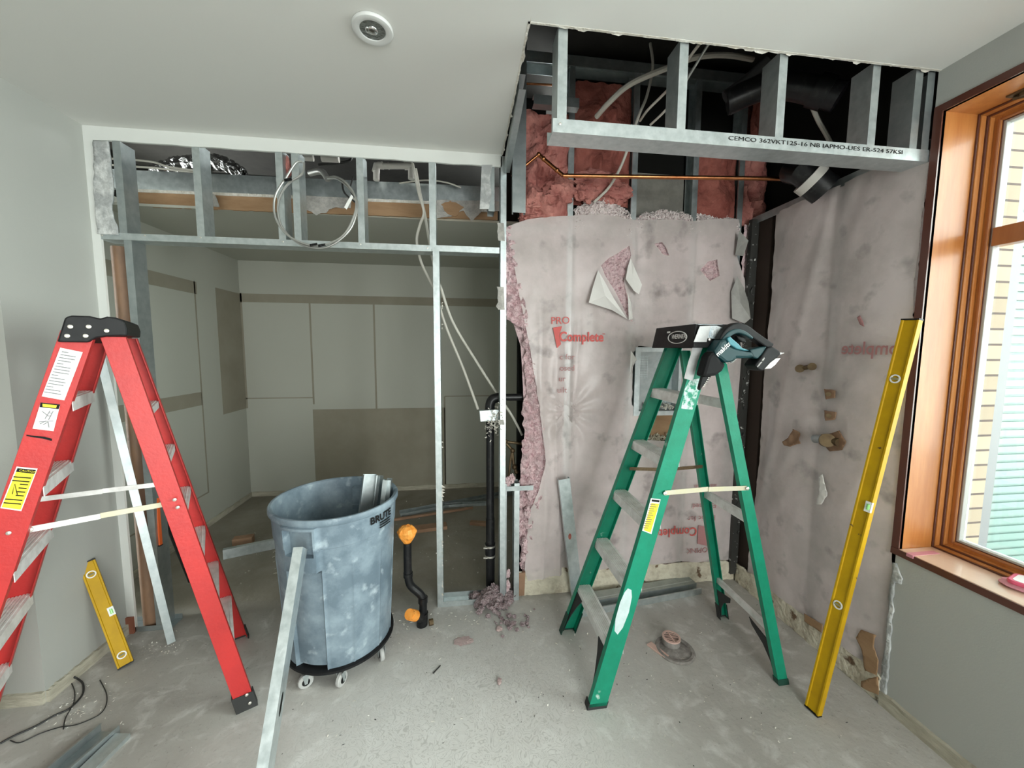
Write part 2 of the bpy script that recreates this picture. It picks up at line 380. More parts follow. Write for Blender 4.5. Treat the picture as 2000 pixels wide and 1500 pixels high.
def text(name, s, size, Mx, m, parent, bold=0.0, ext=.0004, align='LEFT', bend=None):
    c = bpy.data.curves.new(name, 'FONT'); c.body = s; c.size = size; c.extrude = ext; c.offset = bold; c.align_x = align; c.resolution_u = 3
    t = bpy.data.objects.new('tmp', c); COL.objects.link(t); bpy.context.view_layer.update()
    me = bpy.data.meshes.new_from_object(t.evaluated_get(bpy.context.evaluated_depsgraph_get())); bpy.data.objects.remove(t)
    me.name = name
    for v in me.vertices: v.co = bend(v.co) if bend else Mx @ v.co
    me.materials.clear(); me.materials.append(m)
    o = bpy.data.objects.new(name, me); COL.objects.link(o)
    if parent: o.parent = parent; o.matrix_parent_inverse = Matrix.Translation(-V(parent.location)) if not parent.parent else Matrix.Identity(4)
    return o
def frameM(o, X, Y):
    X = V(X).normalized(); Y = V(Y); Y = (Y - X * Y.dot(X)).normalized(); Z = X.cross(Y)
    return Matrix(((X.x, Y.x, Z.x, o[0]), (X.y, Y.y, Z.y, o[1]), (X.z, Y.z, Z.z, o[2]), (0, 0, 0, 1)))
X, Y, Z = V((1, 0, 0)), V((0, 1, 0)), V((0, 0, 1))
PA, WX, CZ = 2.27, 1.885, 2.708     # partition plane, right wall plane, ceiling height

# ================================================================== SETTING
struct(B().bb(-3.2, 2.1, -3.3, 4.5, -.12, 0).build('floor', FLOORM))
# ceiling with the cut-out
b = B()
b.bb(-3.2, .235, -3.3, PA, CZ, CZ + .016).bb(.235, 2.1, -3.3, 1.383, CZ, CZ + .016)
struct(b.build('ceiling', CEIL))
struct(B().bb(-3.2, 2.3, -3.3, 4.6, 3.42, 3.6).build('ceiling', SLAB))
struct(B().bb(-2.4, .62, 2.80, 4.33, 2.5, 2.516).build('ceiling', BWALL))
# left wall: receding piece and the nearer face
struct(B().bb(-2.1, -1.878, 1.843, PA, 0, CZ).build('wall_left', WALL))
struct(B().bb(-3.2, -2.1, 1.843, 2.0, 0, CZ).build('wall_left', WALL))
struct(B().bb(-3.3, -3.1, -3.3, 1.9, 0, CZ).build('wall_left', WALL))
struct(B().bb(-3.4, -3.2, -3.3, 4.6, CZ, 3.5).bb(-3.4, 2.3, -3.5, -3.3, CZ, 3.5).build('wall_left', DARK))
# partition stub left of opening + strip under the ceiling
b = B().bb(-1.90, -1.838, PA, PA + .013, 0, CZ)
strip = [(-1.838, CZ)] + [(x, 2.642 + .004 * noise.noise(V((x * 9, 0, 0)))) for x in [(-1.838 + i * .0345) for i in range(60)]] + [(.232, 2.642), (.232, CZ)]
b.prism([(x, PA, z) for x, z in strip], (0, .013, 0))
struct(b.build('wall_center', WHITEW))
# back room
b = B().bb(-2.4, -2.28, 2.36, 4.45, 0, 2.6)
for (y0, y1, z0, z1) in ((2.4, 3.68, 2.065, 2.17), (2.4, 3.65, 1.10, 1.216), (3.645, 3.662, .30, 2.17), (3.935, 4.33, .966, 2.163), (2.4, 3.65, .30, .312)):
    b.bb(-2.281, -2.2785, y0, y1, z0, z1, 1)
struct(b.build('wall_backroom_left', [BWALL, TAUPE]))
b = B().bb(-2.4, .7, 4.33, 4.45, 0, 2.6)
for (x0, x1, z0, z1) in ((-2.28, .62, 2.078, 2.166), (-1.61, -1.592, 1.0, 2.08), (-.957, -.938, .94, 2.08), (-2.28, -1.61, 1.066, 1.078), (-1.615, -.20, 0.0, .943), (-.20, .62, 1.066, 1.078), (-.21, -.195, .0, 1.07), (-2.28, -2.262, .966, 2.17)):
    b.bb(x0, x1, 4.3285, 4.331, z0, z1, 1)
struct(b.build('wall_backroom', [BWALL, TAUPE]))
struct(B().bb(.62, .74, 2.5, 4.45, 0, 2.6).build('wall_backroom_right', BWALL))
# torn bulkhead band behind the header: steel track, gypsum edge, brown paper
b = B().ext(cprof(.115, .03), (-2.28, 2.82, 2.665), (.3, 2.74, 2.665), (0, 0, 1), (0, 1, 0))
tag(b.build('steel_track', GALV), 'long horizontal galvanised track seen behind the header studs, above the brown paper strip', 'track')
t = thing('drywall_strip', (-1, 2.81, 2.5), 'strip of torn drywall with brown paper face behind the header studs', 'drywall')
n = 90
def bandz(x): return 2.50 + .006 * noise.noise(V((x * 12, 1, 0)))
for nm, z0, z1, mt, yo in (('gypsum_edge', 2.588, 2.606, GYP, -.006), ('brown_paper', 2.5, 2.59, KRAFT, 0.0)):
    b = B(); pts = [(-2.1 + 2.35 * i / n, z1 + .003 * noise.noise(V((i * .7, 3, 0)))) for i in range(n + 1)] + [(-2.1 + 2.35 * i / n, (bandz(i * .1) if z0 == 2.5 else z0)) for i in range(n, -1, -1)]
    b.prism([(x, 2.815 - .034 * (x + 2.1) + yo, z) for x, z in pts], (0, .012, 0)); b.build(nm, mt, t)
def torn(pl, yo, nm, m_, par):
    c = [P(x, y, 1, 2.80) for x, y in pl]; o = []
    for i in range(len(c)):
        a, d = c[i], c[(i + 1) % len(c)]
        for k in range(5):
            q = a.lerp(d, k / 5); o.append((q.x + wob(q, 25, .012), 2.80 - .034 * (q.x + 2.1) + yo, q.z + wob(q, 30, .012, 5)))
    B().prism(o, (0, .003, 0)).build(nm, m_, par)
torn([(250, 374), (262, 372), (258, 395), (250, 412)], .0, 'torn_paper', GYP, t)
torn([(412, 378), (422, 382), (432, 405), (412, 408)], .0, 'torn_paper', TORN, t)
torn([(596, 385), (690, 392), (690, 412), (655, 410), (640, 420), (622, 425), (612, 415), (596, 412)], .0, 'torn_paper', TORN, t)
torn([(845, 398), (975, 400), (975, 420), (940, 420), (920, 440), (905, 418), (880, 430), (848, 432)], .0, 'torn_paper', TORN, t)
torn([(862, 405), (880, 400), (905, 412), (890, 430), (875, 425)], -.004, 'brown_patch', KRAFT, t)
# right wall
wy0, wy1, wz0, wz1 = -.92, 1.356, .743, 2.543
b = B().bb(WX, 2.12, -3.3, wy1 + .012, 0, wz0 - .02).bb(WX, 2.12, -3.3, wy1 + .03, wz1 + .02, 2.72).bb(WX, 2.12, -1.4, wy0 - .02, wz0 - .02, wz1 + .02).bb(WX, 2.12, -3.3, -2.9, wz0 - .02, wz1 + .02)
struct(b.build('wall_right', WALL))
b = B().bb(2.02, 2.12, wy1 + .03, 2.7, 0, 3.5).bb(1.9, 2.12, -3.3, 1.4, 2.72, 3.5)
struct(b.build('wall_right', DARK))
# rear wall (behind the camera)
b = B().bb(-3.2, .35, -3.4, -3.3, 0, CZ).bb(1.85, 2.1, -3.4, -3.3, 0, CZ).bb(.35, 1.85, -3.4, -3.3, 2.5, CZ).bb(.35, 1.85, -3.4, -3.3, 0, .2)
struct(b.build('wall_rear', WALL))
# back wall behind batts, right-hand bay
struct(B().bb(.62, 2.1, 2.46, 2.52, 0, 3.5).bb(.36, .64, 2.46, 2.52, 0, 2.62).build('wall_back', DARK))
tag(B().bb(1.09, 1.45, 2.44, 2.455, 2.3, 2.74).build('backing_board', CONC_BLK), 'grey backing board visible between two back wall studs above the sheet', 'board')
struct(B().bb(-3.2, .62, 4.5, 4.6, 0, 3.5).bb(.3, .62, 2.9, 2.96, 2.5, 3.5).build('wall_plenum_back', DARK))

# base strips left by removed skirting
def base(name, p0, p1, h, m_, t_=.012, seed=0, n=40):
    b = B(); p0 = V(p0); p1 = V(p1); A = (p1 - p0); Nn = V((-A.y, A.x, 0)).normalized() * t_
    pts = [p0 + A * (i / n) + Z * (h + .008 * noise.noise(V((i * .6, seed, 0)))) for i in range(n + 1)]
    lo = [p0 + A * (i / n) for i in range(n + 1)]
    b.prism(pts + lo[::-1], Nn); return struct(b.build(name, m_))
base('baseboard_left', (-1.878, PA, 0), (-1.878, 1.843, 0), .055, TRIMW, .014)
base('baseboard_left', (-1.88, 1.843, 0), (-2.6, 1.843, 0), .055, TRIMW, .014, 3)
base('baseboard_right', (WX, 1.368, 0), (WX, -.5, 0), .06, TRIMW, -.016, 5)
base('baseboard_backroom_left', (-2.28, 4.33, 0), (-2.28, 2.4, 0), .05, TRIMW, .012, 6)
base('baseboard_backroom', (.6, 4.33, 0), (-2.28, 4.33, 0), .05, TRIMW, .012, 8)
# crumbling gypsum at the foot of the opened walls
t = thing('gypsum_remnant', (1.1, 2.33, 0), 'cream crumbling strip of drywall left along the foot of the back wall', 'drywall remnant')
skin('gypsum_board', [(1006, 1164), (1006, 1118), (1100, 1108), (1200, 1104), (1330, 1098), (1418, 1094), (1436, 1112), (1436, 1136), (1200, 1150)], 1, 2.325, .02, lambda a, c: .008 * noise.noise(V((a * 20, c * 20, 0))), GYPD, rag=.012, parent=t, solid=.013, seed=2)
B().prism([P(1010, 1164, 1, 2.31), P(1024, 1163, 1, 2.31), P(1026, 1118, 1, 2.31), P(1012, 1120, 1, 2.31)], (0, .02, 0)).build('wood_block', LUMBER, t)
t = thing('gypsum_remnant', (WX, 1.8, 0), 'cream broken drywall strip with brown paper patches along the foot of the right wall', 'drywall remnant')
skin('gypsum_board', [(2.30, 0), (1.372, 0), (1.372, .125), (1.40, .13), (1.62, .12), (1.66, .13), (1.9, .125), (1.905, .14), (2.30, .13)], 0, WX - .002, .02, lambda a, c: .006 * noise.noise(V((a * 20, c * 20, 4))), GYPD, rag=.014, parent=t, solid=.013, px=False)
for i, pl in enumerate(([(1570, 1198), (1606, 1218), (1606, 1236), (1572, 1214)], [(1682, 1230), (1712, 1240), (1706, 1262), (1716, 1290), (1712, 1318), (1690, 1310), (1680, 1262), (1672, 1245)], [(1682, 1330), (1716, 1322), (1716, 1358), (1682, 1342)])):
    skin('brown_paper', pl, 0, WX - .014, .012, lambda a, c: .001, KRAFT, rag=.006, parent=t, solid=.002, seed=i)
skin('ragged_edge', [(1752, 1100), (1757, 1118), (1764, 1130), (1760, 1142), (1748, 1138), (1738, 1280), (1730, 1370), (1716, 1366), (1718, 1330), (1730, 1260), (1744, 1100)], 0, WX - .004, .01, lambda a, c: .003 * noise.noise(V((a * 40, c * 40, 0))), PLAST, rag=.006, parent=t, solid=.006)

# torn paper lip around the ceiling cut
b = B()
for seg in ((V((.235, 1.383, CZ)), V((1.885, 1.383, CZ)), V((0, 1, 0))), (V((.235, 2.26, CZ)), V((.235, 1.383, CZ)), V((1, 0, 0)))):
    for i in range(70):
        k = random.random(); p = seg[0].lerp(seg[1], k); q = (seg[1] - seg[0]).normalized()
        L_ = random.uniform(.01, .035); h = random.uniform(.001, .007) * (1.4 if random.random() < .12 else .5)
        b.prism([p - q * L_, p + q * L_, p + q * L_ * .3 + seg[2] * h - Z * h * random.random(), p - q * L_ * .6 + seg[2] * h * .7 - Z * h * .4], (0, 0, .0015))
b.bb(.229, .2362, 1.376, 2.262, CZ - .0012, CZ + .018).bb(.229, 1.885, 1.376, 1.3842, CZ - .0012, CZ + .018)
struct(b.build('trim_1', GYP), 'white ragged paper edge around the hole cut in the ceiling')
# ================================================================== WINDOW
w = thing('window_1', (WX, .22, wz0), 'varnished orange wood window with dark edge trim in the right wall', 'window', kind='structure')
b = B().bb(WX, 2.12, wy1, wy1 + .012, wz0 - .02, wz1 + .02).bb(WX, 2.12, wy0, wy1, wz1, wz1 + .02).bb(WX, 2.12, wy0 - .02, wy0, wz0, wz1)
b.build('jamb_lining', WOODO, w)
B().bb(WX - .004, 2.12, wy0, wy1, wz0 - .022, wz0).build('window_sill', WOODS, w, bevel=.003)
b = B()
b.bb(WX - .006, WX + .012, wy1, wy1 + .028, wz0 - .03, wz1 + .028).bb(WX - .006, WX + .012, wy0 - .028, wy1, wz1, wz1 + .028)
b.bb(WX - .008, WX - .0045, wy0 - .028, wy1 + .028, wz0 - .03, wz0 - .002).bb(WX - .006, WX + .012, wy0 - .028, wy0, wz0, wz1)
b.build('edge_trim', WOODD, w)
def ring(nm, x0, x1, inset, wd, m_):
    a0, a1, c0, c1 = wy0 + inset, wy1 - inset, wz0 + inset, wz1 - inset
    B().bb(x0, x1, a1 - wd, a1, c0, c1).bb(x0, x1, a0, a0 + wd, c0, c1).bb(x0, x1, a0 + wd, a1 - wd, c0, c0 + wd).bb(x0, x1, a0 + wd, a1 - wd, c1 - wd, c1).build(nm, m_, w, bevel=.002)
ring('frame_stop', 2.045, 2.052, 0, .006, WOODD); ring('frame_stop', 2.052, 2.075, 0, .010, WOODO); ring('frame_stop', 2.075, 2.082, 0, .016, WOODD)
ring('outer_frame', 2.082, 2.115, 0, .020, WOODO)
ring('sash', 2.10, 2.15, .018, .022, WOODO); ring('sash_edge', 2.094, 2.101, .032, .008, WOODB); ring('glazing_bead', 2.106, 2.14, .040, .012, VINYL)
ring('glazing_bead', 2.104, 2.135, .039, .005, WOODD)
B().bb(2.098, 2.15, wy0 + .05, wy1 - .05, 2.02, 2.092).build('meeting_rail', WOODB, w, bevel=.003)
B().bb(2.126, 2.130, wy0 + .05, wy1 - .05, 2.09, wz1 - .05).build('pane', GLASS, w)
B().bb(2.126, 2.130, wy0 + .05, wy1 - .05, wz0 + .05, 2.022).build('pane', GLASS, w)
b = B(); hp = P(1950, 206, 2, wz1)
b.bb(2.0, 2.05, 1.16, 1.25, wz1 - .006, wz1).tube([(2.02, 1.24, wz1 - .012), (2.03, 1.2, wz1 - .022), (2.03, 1.14, wz1 - .014)], .007, 8).bb(2.01, 2.04, 1.19, 1.22, wz1 - .02, wz1)
b.build('window_latch', BRASS, w, smooth=True)
w2 = thing('added_rear_opening', (1.1, -3.35, .2), 'tall unseen opening added behind the viewer to let in daylight', 'window', kind='structure')  # added opening, placed and sized for its light from behind
B().bb(.35, .39, -3.38, -3.33, .2, 2.5).bb(1.81, 1.85, -3.38, -3.33, .2, 2.5).bb(.39, 1.81, -3.38, -3.33, .2, .24).bb(.39, 1.81, -3.38, -3.33, 2.46, 2.5).build('frame', WOODB, w2)
# outside the window
tag(B().bb(2.165, 2.37, 1.40, 1.72, -.3, 3.4).build('brick_pier', BRICKM), 'buff brick wall return right outside the window', 'brick wall')
t = thing('neighbour_facade', (4.5, 1.8, 0), 'pale grey framed facade with green tinted siding seen through the window', 'building')
g0, g1 = P(1955, 600, 1, 1.75).x, P(1984, 600, 1, 1.75).x
b = B().bb(g0, g1, 1.75, 1.95, -.3, 4.2).bb(3.0, 5.2, 1.75, 1.95, 2.35, 2.55).bb(3.0, 5.2, 1.75, 1.95, -.3, .25); b.build('facade_frame', COLOUT, t)
b = B().bb(g1 - .02, 5.2, 1.85, 1.9, .2, 4.2)
for i in range(44): b.bb(g1 - .02, 5.2, 1.838, 1.852, .25 + i * .05, .285 + i * .05)
b.build('siding', SHADE, t)
struct(B().bb(2.3, 9, -8, 6, -.32, -.3).build('floor', PAVE))
# pink things on the sill
b = B(); s0 = P(1790, 1082, 2, wz0); b.bb(WX + .0, WX + .125, s0.y - .012, s0.y + .012, wz0, wz0 + .0015).bb(WX - .012, WX + .002, s0.y - .013, s0.y + .011, wz0 - .012, wz0 + .0018)
tag(b.build('tape_strip', PTAPE), 'strip of translucent pink tape across the wooden window sill', 'tape')
t = thing('pink_case', P(1985, 1140, 2, wz0), 'pink plastic case with white label lying on the window sill', 'case')
c = P(2000, 1138, 2, wz0 + .02)
def rrect(cx, cy, sx, sy, r, n=5, ang=0):
    o = []
    for qx, qy, a0 in ((1, 1, 0), (-1, 1, 90), (-1, -1, 180), (1, -1, 270)):
        for k in range(n + 1):
            a = math.radians(a0 + 90 * k / n); o.append((qx * (sx / 2 - r) + r * math.cos(a), qy * (sy / 2 - r) + r * math.sin(a)))
    ca, sa = math.cos(ang), math.sin(ang)
    return [(cx + x * ca - y * sa, cy + x * sa + y * ca) for x, y in o]
B().prism([(x, y, wz0 + .012) for x, y in rrect(c.x + .02, c.y - .02, .10, .12, .02, 5, .3)], (0, 0, .014)).build('case_body', PBOX, t, bevel=.004)
B().prism([(x, y, wz0 + .0262) for x, y in rrect(c.x + .02, c.y - .02, .078, .095, .012, 5, .3)], (0, 0, .001)).build('case_label', WHITE, t)
bb_ = B(); blob(bb_, (c.x - .01, c.y - .0, wz0 + .007), (.05, .05, .008), 4, 12, .25, 2, wz0 + .0005); bb_.build('plastic_wrap', PTAPE, t, True)

# ================================================================== STEEL FRAMING
G1 = 'steel studs of the header over the wide opening'
yb = PA + .092
def wx_(px, py, yv=PA): return P(px, py, 1, yv).x
# header studs: webs face right, flanges towards the camera side (left)
for px, lab, m_, zt, zb in ((238, 'wide dusty steel stud at the left end of the header', GALVD, 2.642, 2.17),
                        (391, 'header stud with white drywall dust, first one right of the left end', GALV, 2.66, 2.17),
                        (552, 'header stud just left of the coiled cable', GALV, 2.66, 2.17),
                        (583, 'dented header stud inside the coiled cable loop', GALV, 2.66, 2.17),
                        (709, 'header stud right of the coiled cable', GALV, 2.66, 2.17),
                        (850, 'header stud directly above the slim partition stud', GALV, 2.66, 2.17),):
    x = wx_(px, 330)
    stud('steel_stud', (x, PA + .046, zb), (x, PA + .046, zt), Y, -X, lab, m=m_, group=G1)
xs = wx_(966, 360); stud('steel_stud', (xs, PA + .046, P(950, 412, 1, PA).z), (xs, PA + .046, 2.66), Y, -X, 'short cut-off header stud hanging beside the right-hand post', m=GALVD, group=G1)
o = B(); o.prism([P(941, 322, 1, PA - .003), P(962, 322, 1, PA - .003), P(957, 350, 1, PA - .003), P(960, 380, 1, PA - .003), P(955, 408, 1, PA - .003), P(937, 408, 1, PA - .003)], (0, .003, 0)); o = o.build('torn_tape', PLAST); tag(o, 'ragged white strip of joint tape stuck on the short hanging stud', 'tape')
# header bottom track (two lengths)
def track(x0, x1, z, lab, m_=GALV): 
    b = B().ext(cprof(.0935, .034), (x0, PA + .047, z), (x1, PA + .047, z), Y, Z); return tag(b.build('steel_track', m_), lab, 'track')
track(-1.85, -.17, 2.156, 'long shiny bottom track of the header over the wide opening')
track(-.168, .218, 2.158, 'short bright track length joining the middle stud to the post')
scr = B()
for px, py in ((200, 460), (283, 460), (392, 464), (553, 472), (582, 472), (704, 477), (835, 484)):
    p = P(px, py, 1, PA - .001); scr.lathe([(.0, -.003), (.004, -.002), (.004, 0)], p, 8, Matrix.Rotation(-HP, 3, 'X'))
tag(scr.build('screw_heads', RIVET), 'small screw heads along the front of the header track', 'screws', kind='stuff')
# opening left side: plaster-smeared edge, brown post, stud
skin('smeared_edge', [(183, 275), (212, 276), (218, 330), (222, 380), (218, 410), (232, 458), (190, 458), (186, 400)], 1, PA - .004, .012, lambda a, c: .006 * noise.noise(V((a * 30, c * 30, 3))), PLAST, rag=.006, solid=.01)
tag(bpy.data.objects['smeared_edge'], 'grey joint compound smeared on the drywall edge left of the header', 'joint compound')
b = B(); px_ = -1.795
prof = [(-.045 + .09 * i / 12, -.035 * math.sin(math.pi * i / 12)) for i in range(13)] + [(.045, .012), (-.045, .012)]
b.prism([(px_ + a, PA + .05 + c, 0) for a, c in prof][::-1], (0, 0, 2.13))
tag(b.build('brown_post', BRPOST, smooth=True), 'rounded brown post standing at the left side of the wide opening', 'post')
stud('steel_stud', (-1.700, PA + .046, 0), (-1.700, PA + .046, 2.155), Y, -X, 'tall galvanised jamb stud right of the brown rounded post', m=GALVD)
tag(B().ext(cprof(.092, .03), (-1.9, PA + .046, .001), (-1.66, PA + .046, .001), Y, Z).build('steel_track', GALVD), 'short floor track under the brown post and jamb stud', 'track')
tag(B().bb(-1.905, -1.842, PA - .012, PA + .002, 0, .095).build('wood_block', REDB), 'red-brown block at the foot of the wall left of the brown post', 'wood block')
# slim stud in the middle of the opening
stud('steel_stud', (-.128, PA + .046, 0), (-.128, PA + .046, 2.16), Y, -X, 'slim full-height stud in the middle, ragged white paper along its right edge', m=GALV)
b = B()
for py in (600, 640, 870, 958, 972, 1060, 1070, 1085, 1100, 1140, 1165):
    p = P(864, py, 1, PA); s = random.uniform(.006, .014)
    for k in range(4):
        q = p + V((-.004, random.uniform(-.003, .003), random.uniform(-.02, .02))); b.add([q, q + V((s * random.uniform(.6, 1.8), -.004, random.uniform(-.006, .01))), q + Z * s * 1.2 + V((.002, .002, 0))], [(0, 1, 2)])
tag(b.build('torn_drywall_paper', GYP), 'white torn paper bits clinging to the right edge of the slim middle stud', 'torn paper', kind='stuff')
tag(B().ext(cprof(.092, .034), (-.13, PA + .046, .001), (.24, PA + .046, .001), Y, Z).build('steel_track', GALV), 'dusty floor track between the slim middle stud and the drain pipe', 'track')
stud('steel_stud', (.258, PA + .046, 0), (.258, PA + .046, 2.70), Y, -X, 'full-height post stud where the wide opening meets the insulated wall', m=GALV, w=.092, d=.033)
b = B()
for (pys, wd) in (((435, 470), .018), ((560, 605), .022), ((820, 830), .01)):
    p0, p1 = P(974, pys[0], 1, PA - .003), P(976, pys[1], 1, PA - .003)
    pts = [p0 + V((.03, 0, 0))] + [p0.lerp(p1, k / 6) + V((-wd * (.5 + noise.noise(V((k * 1.3, pys[0], 0)))), 0, 0)) for k in range(7)] + [p1 + V((.03, 0, 0))]
    b.prism(pts, (0, .004, 0))
tag(b.build('torn_drywall_paper', TORN), 'grey torn paper scraps left along the upper post beside the insulation', 'torn paper', kind='stuff')
# stud standing in front at the left side of the ceiling hole
b = B().ext(cprof(.075, .035, .0016, .008), (.322, 2.2, 2.37), (.322, 2.2, 3.42), X, Y)
tag(b.build('steel_stud', GALVD), 'dark wide-faced stud hanging at the left side of the ceiling hole', 'stud')
b = B().ext(cprof(.07, .03), (.245, 2.262, 2.64), (.245, 1.7, 2.73), Z, X)
for yv in (1.45, 1.6):
    pass
tag(b.build('ceiling_channel', GALVD), 'dark steel edge channel inside the left side of the ceiling hole', 'channel')
# studs of the back wall
for x, lab in ((.66, 'back wall stud rising above the loose pink wool pile, left bay'), (1.066, 'back wall stud left of the grey backing board'), (1.472, 'back wall stud right of the grey backing board'), (1.79, 'back wall stud nearest the right corner')):
    stud('steel_stud', (x + .018, 2.39, .02), (x + .018, 2.39, 3.30), Y, -X, lab, m=GALV, group='studs of the insulated back wall')
tag(B().ext(cprof(.10, .06), (.36, 2.39, 3.33), (2.0, 2.39, 3.33), Y, -Z).build('steel_track', GALVD), 'top track high above the pink batts of the back wall', 'track')
# right wall studs + sloping-looking top track
for y_, lab in ((2.12, 'right wall stud beside the dark corner gap'), (1.765, 'right wall stud in the middle of the poly sheet')):
    stud('steel_stud', (WX + .05, y_, .02), (WX + .05, y_, 2.45), X, -Y, lab, m=GALV, group='studs of the right wall')
tag(B().ext(cprof(.10, .045), (WX + .048, 1.40, 2.462), (WX + .048, 2.42, 2.462), X, -Z).build('steel_track', GALVD), 'top track running along the right wall above the poly sheet', 'track')
# soffit frame hanging in the ceiling hole
yf = 1.39; zs = 2.368
t = thing('soffit_track', (1.1, yf, zs), 'bright bottom track of the hanging soffit frame with black stamped lettering', 'track')
b = B().ext(cprof(.092, .046), (.322, yf + .046, zs), (1.883, yf + .046, zs), Y, Z); b.build('track_body', GALV, t)
text('stamped_lettering', 'CEMCO 362VKT125-16 NB IAPMO-UES ER-524 57KSI', .021, frameM(P(1422, 273, 1, yf - .0008), X, Z) @ Matrix.Diagonal((1.6, 1, 1, 1)), LBLK, t, .0)
b = B().lathe([(0, -.003), (.005, -.002), (.005, 0)], P(1094, 242, 1, yf - .001), 8, Matrix.Rotation(-HP, 3, 'X')); b.build('screw', RIVET, t)
for x0, lab in ((.338, 'left end stud of the soffit frame'), (.790, 'soffit stud beside the looped white cables'), (1.192, 'soffit stud above the stamped lettering'), (1.596, 'soffit stud in front of the red batt at the right')):
    stud('steel_stud', (x0, yf + .0465, zs + .004), (x0, yf + .0465, 2.72), -Y, X, lab, m=GALV, group='vertical studs of the hanging soffit frame', w=.0865, d=.034, lip=.007)
stud('steel_stud', (1.792, yf + .047, zs + .004), (1.792, yf + .047, 2.72), -Y, X, 'dark stud at the right end of the soffit frame', m=GALVD, w=.0865, d=.034)
tag(B().ext(cprof(.09, .034), (WX - .002, yf + .05, zs + .03), (WX - .002, yf + .05, 2.72), Y, -X).build('steel_track', GALVD), 'dark upright channel on the right wall at the end of the soffit frame', 'track')
# second pieces deeper in the hole
tag(B().ext(cprof(.05, .05), (.40, 2.2, 2.98), (.66, 2.2, 2.98), Z, Y).build('steel_track', GALVD), 'short steel channel above the left batt, deep in the ceiling hole', 'track')
# inner short frame by the drain
t = thing('cripple_frame', (.33, 2.3, 0), 'low steel frame right of the drain pipe with two short studs', 'frame')
B().ext(cprof(.085, .03), (.262, PA + .05, P(1000, 960, 1, PA).z), (.435, PA + .05, P(1000, 960, 1, PA).z), Y, Z).build('head_track', GALVD, t)
B().ext(cprof(.081, .033, .0016, .008), (P(1015, 1000, 1, PA).x, PA + .05, 0), (P(1015, 1000, 1, PA).x, PA + .05, .77), Y, -X).build('short_stud', GALV, t)
B().ext(cprof(.081, .035, .0016, .008), (P(990, 1000, 1, PA).x, PA + .05, 0), (P(990, 1000, 1, PA).x, PA + .05, .77), Y, -X).build('short_stud', GALVD, t)

# ================================================================== INSULATION
def batt(lab, x0, x1, z0, z1, y, seed, m_, am=.05, wav=None):
    nx, nz_ = int((x1 - x0) / .012), int((z1 - z0) / .012); b = B(); vs_ = []
    for j in range(nz_ + 1):
        for i in range(nx + 1):
            u, w_ = i / nx, j / nz_; x = x0 + (x1 - x0) * u; z = z0 + (z1 - z0) * w_
            e = (math.sin(math.pi * u) ** .35) * (math.sin(math.pi * min(.98, w_ + .02)) ** .2)
            d = am * (.4 + noise.fractal(V((x * 7 + seed, z * 5, seed)), .8, 2.0, 5)) - .02 * abs(noise.noise(V((x * 14, z * 6, seed + 3)))) * 2
            top = .03 * noise.noise(V((x * 9, seed, 0))) * (w_ ** 3)
            vs_.append((x + .012 * noise.noise(V((z * 9, seed, i * .0))), y - e * (.03 + d), z + top))
    W_ = nx + 1; b.add(vs_, [(j * W_ + i, j * W_ + i + 1, (j + 1) * W_ + i + 1, (j + 1) * W_ + i) for j in range(nz_) for i in range(nx)])
    b.add([(x0 + .005, y + .07, z0), (x1 - .005, y + .07, z0), (x1 - .005, y + .07, z1), (x0 + .005, y + .07, z1)], [(0, 1, 2, 3)])
    return tag(b.build('insulation_batt', m_, smooth=True), lab, 'insulation', 'pink batts above the poly sheet')
batt('tall dark pink batt left of centre in the ceiling hole', .69, 1.055, 2.50, 3.22, 2.40, 1, PINKD, .05)
batt('crumpled pink batt at the left behind the copper pipe', .36, .655, 2.36, 3.0, 2.38, 4, PINK, .11)
batt('dark red batt right of the grey backing board', 1.495, 1.785, 2.40, 2.88, 2.40, 9, PINKD, .04)
batt('bulging pink batt near the right corner under the black pipe', 1.81, 2.0, 2.42, 2.95, 2.40, 13, PINK, .08)
batt('narrow red batt at the far right of the ceiling hole', 1.86, 2.0, 2.9, 3.38, 2.38, 17, PINKD, .03)
def pinkblob(lab, items, m_=PINK):
    b = B()
    for i, (c, r) in enumerate(items): blob(b, c, r, i * 3 + len(items), 22, .45, 2.0)
    return tag(b.build('insulation_clump', m_, smooth=True), lab, 'insulation')
pinkblob('salmon folds of wool slumped at the left behind the copper pipe', [((.40, 2.36, 2.47), (.05, .05, .10)), ((.46, 2.34, 2.46), (.10, .05, .035)), ((.52, 2.34, 2.50), (.10, .05, .04)), ((.60, 2.34, 2.56), (.09, .05, .07)), ((.43, 2.35, 2.40), (.08, .05, .03))], PINK)
pinkblob('pink torn wool hanging above the white pile in the left bay', [((.82, 2.33, 2.62), (.13, .05, .06)), ((.94, 2.33, 2.56), (.10, .05, .06)), ((.75, 2.33, 2.55), (.07, .04, .05))], PINK)
